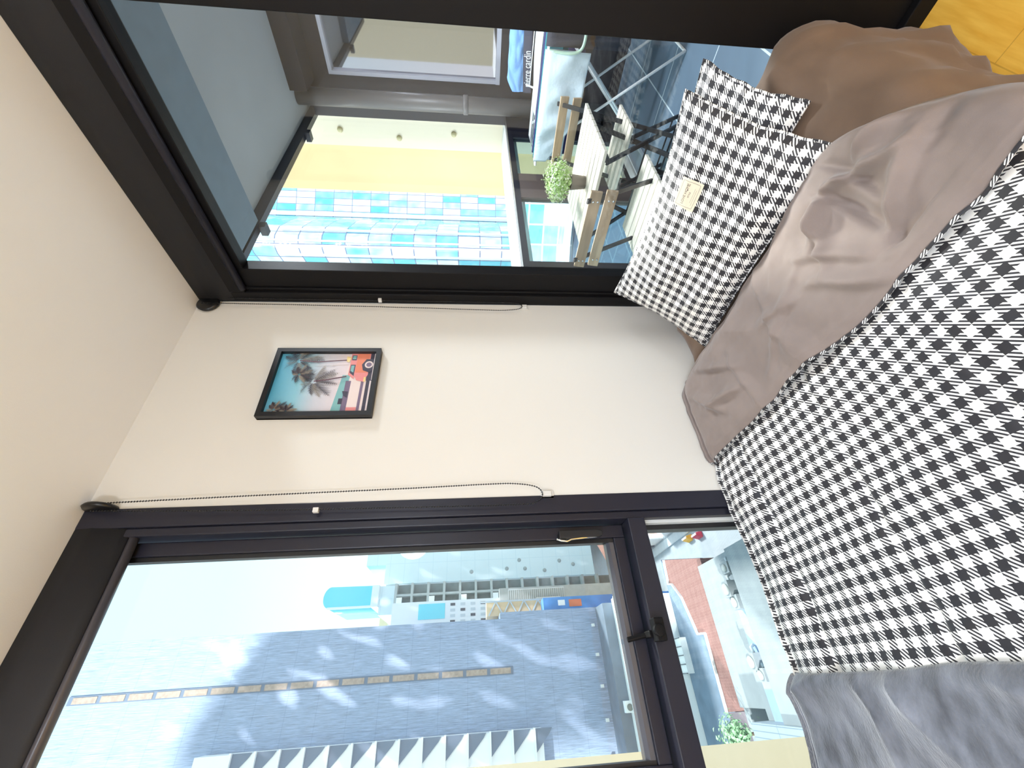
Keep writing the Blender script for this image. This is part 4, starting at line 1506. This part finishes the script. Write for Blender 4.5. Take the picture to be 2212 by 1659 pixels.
# ---- lattice awnings and site shed low down
for i, (x0, x1, y, z0, z1, lab) in enumerate(((11.6, 13.6, 78, -14.0, -4.5, 'upper'), (10.3, 12.0, 77, -13.0, -9.0, 'lower'))):
    aw = thing('lattice_awning', lab + ' white lattice awning on the low wall beside the car park', 'awning', ((x0 + x1) / 2, y, z0), 'lattice awnings')
    mb = MB()
    for k in range(28):
        z = z0 + (z1 - z0) * k / 27
        mb.bar((x0, y, z), (x1, y - 0.4, z), 0.08)
    mb.build('slats', M['lattice'], aw)
    MB().bar((x0, y, z0), (x0, y, z1), 0.14).build('rail', M['lattice'], aw)
    MB().bar((x1, y - 0.4, z0), (x1, y - 0.4, z1), 0.14).build('rail', M['lattice'], aw)
    MB().box(x0 - 0.2, x1 + (0.4 if i == 0 else -0.62), y + 0.05, y + (1.9 if i == 0 else 0.9), -30, z1 + 1.5).build('low_wall', M['deck'], aw)
tr = thing('truss_canopy', 'zigzag pale steel truss canopy at the corner of the slate tower', 'canopy', (9.5, 70, -15))
mb = MB()
for k in range(5):
    z = -0.8 - k * 2.1
    mb.bar((8.8, 69, z), (10.6, 69, z - 1.05), 0.18)
    mb.bar((10.6, 69, z - 1.05), (8.8, 69, z - 2.1), 0.18)
mb.bar((10.6, 69, 0.5), (10.6, 69, -12), 0.2)
mb.build('truss', M['lattice'], tr)
MB().box(8.75, 10.7, 69.3, 74, -30, -0.5).build('wall', M['sand'], tr)
hb = thing('blue_hoarding', 'blue building site hoarding at the foot of the slate tower corner', 'hoarding', (9.6, 66.5, -16))
MB().box(8.75, 10.3, 66, 68.5, -30, -8.5).build('shed', M['bluebox'], hb)
MB().box(9.0, 9.9, 65.95, 65.995, -14.0, -12.2).build('orange_sign', mat('orange_board', lin(224, 130, 96), 0.7), hb)
MB().box(9.2, 9.9, 65.95, 65.995, -11.6, -10.6).build('white_sign', M['white_b'], hb)

# ---- low roofs below the window
dr = thing('dark_roof', 'dark slate flat roof below the window with a long white skylight', 'roof', (0, 56, -30))
MB().prism([(13.0, 58.5), (10.1, 56.5), (9.3, 54.9), (7.6, 53.3), (3.7, 51.7), (3.6, 50.0), (-3.1, 50.2), (-14, 50.2), (-14, 58.55)], -30, -24.0).build('roof_slab', M['darkroof'], dr)
sk = MB().box(0.2, 3.8, 57.0, 58.5, -23.999, -23.2).build('skylight', M['white_b'], dr)
for k in range(5):
    MB().box(0.2 + k * 0.88, 0.28 + k * 0.88, 56.99, 58.51, -23.2, -23.12).build('glazing_bar', M['darkwin'], sk)
rd = thing('red_terrace', 'long terrace paved in red brick behind the white roofs', 'terrace', (4, 49, -30))
poly = [(12.27, 55.47), (10.28, 46.4), (-2.86, 46.5), (-3.1, 50.1), (3.56, 49.9), (3.63, 51.6), (7.57, 53.2), (9.29, 54.86), (9.5, 55.9)]
MB().prism(poly, -30, -23.2).build('paving', M['redroof'], rd)
mb = MB()
for a, b in (((-3.1, 50.1), (3.56, 49.9)), ((3.56, 49.9), (3.63, 51.6)), ((3.63, 51.6), (7.57, 53.2)), ((7.57, 53.2), (9.29, 54.86)), ((9.29, 54.86), (9.5, 55.9)), ((9.5, 55.9), (12.27, 55.5))):
    mb.bar((a[0], a[1], -23.1), (b[0], b[1], -23.1), 0.16, 0.3)
mb.build('white_kerb', M['white_b'], rd)
bt = thing('brown_annex', 'small dark brown flat roof at the end of the red brick terrace', 'roof', (-4, 48.5, -30))
MB().prism([(-2.9, 46.5), (-3.15, 50.1), (-9, 50.1), (-9, 46.5)], -30, -23.2).build('roof_slab', mat('brown_roof', lin(120, 112, 120), 0.8), bt)
wr = thing('white_warehouse', 'long white warehouse roof with blue grey gutters and roof plant', 'roof', (3, 38, -30))
mb = MB()
mb.box(-2.6, 9.4, 41.55, 46.3, -30, -22.6)
mb.box(4.61, 9.4, 37.61, 41.54, -30, -22.6)
mb.box(-3.29, 9.0, 28, 37.6, -30, -21.0)
mb.box(-9, -2.61, 45.7, 46.49, -30, -23.0)
mb.build('roof_slab', M['white_r'], wr)
MB().box(-3.29, 4.6, 37.61, 40.2, -30, -21.9).build('gutter_roof', M['blueroof'], wr)
MB().box(-3.29, 4.6, 40.21, 41.54, -30, -22.2).build('raised_ridge', M['white_r'], wr)
MB().prism([(-3.3, 28), (-3.3, 41.5), (-9, 41.5), (-9, 28)], -22.6, -20.6).build('ribbed_roof', M['ribroof'], wr)
random.seed(9)
for i, (x, y, w_, d_, h_) in enumerate(((7.6, 38.5, .9, 1.2, .9), (6.0, 39.2, 1.3, 1.0, 1.0), (4.9, 38.9, 1.1, 1.2, .8), (0.6, 39.2, 1.2, 1.1, .9), (-0.3, 38.6, .9, 1.0, .8))):
    pu = thing('roof_plant', ['pale roof plant box nearest the street edge of the white warehouse', 'second pale roof plant box from the street edge', 'third pale roof plant box from the street edge', 'fourth pale roof plant box, halfway along the gutter', 'fifth pale roof plant box, furthest along the gutter'][i], 'roof plant', (x, y, -21.9), 'plant boxes on the warehouse roof')
    zb = -21.899 if x < 4.6 else -22.6
    mb = MB().box(x - w_ / 2, x + w_ / 2, y - d_ / 2, y + d_ / 2, -30 if x > 4.6 else zb, -21.9 + h_)
    mb.build('casing', M['white_r'], pu)
    MB().lathe([(0, 0), (w_ * .35, 0), (w_ * .35, 0.12), (0, 0.14)], (x, y, -21.9 + h_), 16).build('fan', M['deck'], pu)
    MB().tube([(x + w_ / 2, y, -21.5), (x + w_ / 2 + .4, y + .2, -21.5), (x + w_ / 2 + .6, y + .2, -21.8)], 0.12, 8).build('duct', M['lattice'], pu)
# trees
def tree(name, label, c, r, h, n, seed):
    random.seed(seed)
    t = thing(name, label, 'tree', (c[0], c[1], -30))
    MB().tube([(c[0], c[1], -30), (c[0] + .2, c[1], -30 + h * .6), (c[0], c[1] + .1, -30 + h)], [0.25, 0.18, 0.08], 8).build('trunk', mat('bark', lin(96, 84, 74), 0.9), t)
    mb = MB()
    for i in range(n):
        v = Vector((random.gauss(0, .5), random.gauss(0, .5), random.gauss(0, .45)))
        p = Vector((c[0] + v.x * r, c[1] + v.y * r, -30 + h + v.z * r))
        leaf_quad(mb, p, v + Vector((0, 0, .5)), random.uniform(.25, .5), random.uniform(.15, .3))
    mb.build('crown', mat('tree_leaf', lin(150, 190, 150), 0.7, var=0.25, vscale=3), t, fix=False)
tree('tree', 'larger pale green tree top just below the window sill', (-4.4, 44.6), 1.15, 9.4, 700, 3)
tree('tree', 'smaller pale green tree top beside the ribbed metal roof', (-7.6, 44.5), 0.8, 9.0, 350, 4)

# ---- street, houses and cars
kb = thing('pavement', 'pale pavement along the far side of the street', 'pavement', (16.6, 60, -30))
MB().box(16.9, 18.2, 47, 85, -30, -29.8).build('slab', mat('pale_paving', lin(205, 214, 220), 0.9), kb)
for i, (y, ln, cm) in enumerate(((52, 9, 'terra'), (63, 9, 'terra'), (74, 10, 'darkroof'), (86, 10, 'terra'))):
    hs = thing('terrace_house', ['low house with a terracotta roof nearest on the far side of the street', 'second low house along the street, terracotta roofed', 'third low house along the street, under a slate roof', 'furthest low house along the street, terracotta roofed'][i], 'house', (22, y, -30), 'low houses across the street')
    MB().box(18.6, 30, y - ln / 2, y + ln / 2, -29.999, -27.2).build('wall', M['white_b'], hs)
    mb = MB()
    mb.extrude_profile([(18.3, -27.2), (24, -24.8), (30.3, -27.2)], 'Y', y - ln / 2 + .4, y + ln / 2 - .4)
    mb.build('roof', M[cm], hs)
    MB().box(18.5, 18.59, y - 1, y, -29.9, -27.9).build('front_door', M['darkwin'], hs)
def barrier(label, x, y, colr):
    c = thing('street_barrier', label, 'barrier', (x, y, -30), 'small coloured barriers in the street')
    mb = MB()
    mb.extrude_profile([(x - .45, -29.999), (x + .45, -29.999), (x + .36, -29.75), (x + .18, -29.1), (x - .18, -29.1), (x - .36, -29.75)], 'Y', y - .75, y + .75)
    mb.build('body', mat('barrier_plastic', colr, 0.5), c, bevel=0.05)
    MB().box(x - .12, x + .12, y - .7, y + .7, -29.0999, -29.02).build('top_strip', M['white_b'], c)
barrier('small red barrier standing in the street past the yellow one', 15.7, 57.2, lin(226, 60, 90))
barrier('small yellow barrier standing in the street before the red one', 16.1, 60.2, lin(250, 190, 60))

# ---- glass towers beyond the balcony
def curtain(name, wv, hv, c_list, line, seed, lw=0.05):
    mt, t, p = new_mat(name)
    uvn = t.nodes.new('ShaderNodeUVMap')
    sp = t.nodes.new('ShaderNodeSeparateXYZ')
    t.links.new(uvn.outputs[0], sp.inputs[0])
    u = math_n(t, 'DIVIDE', sp.outputs[0], wv)
    v = math_n(t, 'DIVIDE', sp.outputs[1], hv)
    cb = t.nodes.new('ShaderNodeCombineXYZ')
    t.links.new(math_n(t, 'FLOOR', u), cb.inputs[0])
    t.links.new(math_n(t, 'FLOOR', v), cb.inputs[1])
    cb.inputs[2].default_value = seed
    wn = t.nodes.new('ShaderNodeTexWhiteNoise')
    t.links.new(cb.outputs[0], wn.inputs['Vector'])
    nzt = t.nodes.new('ShaderNodeTexNoise')
    nzt.inputs['Scale'].default_value = 0.45
    nzt.inputs['Detail'].default_value = 1
    t.links.new(uvn.outputs[0], nzt.inputs['Vector'])
    val = math_n(t, 'ADD', math_n(t, 'MULTIPLY', wn.outputs[0], 0.55), math_n(t, 'MULTIPLY', nzt.outputs[0], 0.45))
    r = t.nodes.new('ShaderNodeValToRGB')
    r.color_ramp.interpolation = 'LINEAR'
    e = r.color_ramp.elements
    e[0].position, e[0].color = c_list[0]
    e[1].position, e[1].color = c_list[-1]
    for pos, c in c_list[1:-1]:
        k = e.new(pos)
        k.color = c
    t.links.new(val, r.inputs[0])
    fu = math_n(t, 'FRACT', u)
    fv = math_n(t, 'FRACT', v)
    ln = math_n(t, 'MAXIMUM', math_n(t, 'LESS_THAN', fu, lw / wv), math_n(t, 'LESS_THAN', fv, lw / hv))
    c = mix_rgb(t, ln, r.outputs[0], line)
    t.links.new(c, p.inputs['Base Color'])
    p.inputs['Roughness'].default_value = 0.12
    p.inputs['Specular IOR Level'].default_value = 0.9
    nb = t.nodes.new('ShaderNodeTexNoise')
    nb.inputs['Scale'].default_value = 0.7
    t.links.new(uvn.outputs[0], nb.inputs['Vector'])
    bp = t.nodes.new('ShaderNodeBump')
    bp.inputs['Strength'].default_value = 0.35
    bp.inputs['Distance'].default_value = 0.3
    t.links.new(nb.outputs[0], bp.inputs['Height'])
    t.links.new(bp.outputs[0], p.inputs['Normal'])
    return mt
cl = [(0.28, lin(70, 165, 182)), (0.42, lin(120, 190, 204)), (0.55, lin(170, 188, 198)), (0.8, lin(196, 206, 212))]
M['cw1'] = curtain('curtain_wall_grid', 1.3, 3.4, cl, lin(96, 108, 140), 1.0, 0.13)
M['cw2'] = curtain('curtain_wall_curved', 2.4, 3.4, [(0.30, lin(84, 168, 186)), (0.46, lin(140, 188, 202)), (0.58, lin(180, 194, 202)), (0.8, lin(200, 210, 216))], lin(92, 106, 138), 4.0, 0.16)
def wall_run(mb, pts, z0, z1):
    s = 0
    for a, b in zip(pts, pts[1:]):
        L = math.hypot(b[0] - a[0], b[1] - a[1])
        v = [mb.bm.verts.new((q[0], q[1], z)) for q, z in ((a, z0), (b, z0), (b, z1), (a, z1))]
        mb.face(v, False, [(s, z0), (s + L, z0), (s + L, z1), (s, z1)])
        s += L
def polar(hd, d):
    return (d * math.sin(math.radians(hd)), d * math.cos(math.radians(hd)))
g1 = thing('glass_tower', 'flat gridded pale blue glass tower next to the ochre wall beyond the balcony', 'building', (75, 50, -30))
A, B = polar(62.2, 92), polar(57.0, 87)
mb = MB()
wall_run(mb, [polar(66, 120), A, B, (B[0] + 12, B[1] + 40)], -12.499, 44)
mb.build('curtain_wall', M['cw1'], g1, fix=False)
for k, hd in enumerate((57.75, )):
    q = polar(hd, 86.5)
    mb = MB()
    mb.box(q[0] - .25, q[0] + .25, q[1] - .25, q[1] + .25, -12.499, 44)
    mb.build('mullion_fin', mat('violet_fin', lin(180, 190, 222), 0.4), g1)
g2 = thing('curved_glass_tower', 'teal and white glass tower with a rounded corner left of the gridded one', 'building', (58, 44, -30))
pts = [polar(57.4, 82), polar(56.9, 76), polar(56.2, 71.5), polar(55.2, 69.4), polar(54.4, 68.8), polar(53.7, 68.8), polar(53.0, 69.4), polar(51.6, 72.0), polar(49.0, 78), polar(46, 86)]
mb = MB()
wall_run(mb, pts, -12.499, 37)
mb.build('curtain_wall', M['cw2'], g2, fix=False)
for q in (polar(55.9, 70.3), polar(52.9, 69.3)):
    MB().box(q[0] - .14, q[0] + .14, q[1] - .14, q[1] + .14, -12.499, 30).build('mullion_fin', mat('violet_fin', lin(170, 180, 214), 0.4), g2)
for q in (polar(54.6, 68.5), polar(54.0, 68.6)):
    MB().box(q[0] - .10, q[0] + .10, q[1] - .10, q[1] + .10, -12.499, 37).build('mullion', M['white_b'], g2)
# podium and its roof terrace below, seen down through the balustrade
M['teal_c'] = mat('teal_skylight_glass', lin(80, 200, 222), 0.3)
M['cw3'] = curtain('podium_glazing', 2.6, 2.1, [(0.28, lin(120, 200, 214)), (0.45, lin(170, 186, 214)), (0.58, lin(206, 214, 232)), (0.8, lin(236, 242, 250))], lin(226, 234, 244), 7.0, 0.22)
M['lilac'] = grid_mat('lilac_paving', lin(140, 150, 176), lin(170, 180, 200), 3.2, 3.2, 0.10, rough=0.7, c2=lin(128, 138, 160), axis='XY')
pt = thing('podium_terrace', 'lilac paved podium terrace far below the balcony balustrade', 'terrace', (40, 35, -30))
MB().prism([(9, 7), (75, 7), (75, 62), (36, 62), (36, 46), (14.5, 46)], -29.999, -12.5).build('paving', M['lilac'], pt)
ps = thing('podium_shops', 'low glazed shop front with a white canopy edge at the foot of the glass towers', 'building', (46, 40, -12.5))
mb = MB()
wall_run(mb, [polar(70, 58), polar(62, 59), polar(55, 60), polar(48, 60), polar(40, 60)], -12.499, -5.6)
mb.build('glazing', M['cw3'], ps, fix=False)
mb = MB()
P5 = [polar(70, 55.5), polar(62, 56.5), polar(55, 57.5), polar(48, 57.5), polar(40, 57.5)]
Q5 = [polar(70, 57.9), polar(62, 58.9), polar(55, 59.9), polar(48, 59.9), polar(40, 59.9)]
for k in range(4):
    mb.prism([P5[k], P5[k + 1], Q5[k + 1], Q5[k]], -11.6, -11.1)
mb.build('canopy_edge', M['white_b'], ps)
names = ['nearest the table edge', 'second from the table edge', 'third from the table edge', 'fourth from the table edge', 'fifth from the table edge', 'furthest from the table edge']
for k, (x, y, w_, d_) in enumerate(((22.5, 22.5, 3.0, 2.0), (24.0, 25.6, 3.4, 1.8), (26.0, 22.2, 2.2, 2.4), (27.5, 27.4, 4.0, 1.8), (20.0, 20.6, 2.6, 1.4), (30.5, 29.6, 4.0, 1.8))):
    o = thing('skylight', 'flat teal skylight on the podium terrace, ' + names[k], 'skylight', (x, y, -12.5), 'teal skylights on the podium terrace')
    MB().box(x - w_ / 2, x + w_ / 2, y - d_ / 2, y + d_ / 2, -12.499, -12.1).build('kerb', M['lattice'], o)
    MB().box(x - w_ / 2 + .1, x + w_ / 2 - .1, y - d_ / 2 + .1, y + d_ / 2 - .1, -12.0999, -12.0).build('pane', M['teal_c'], o)
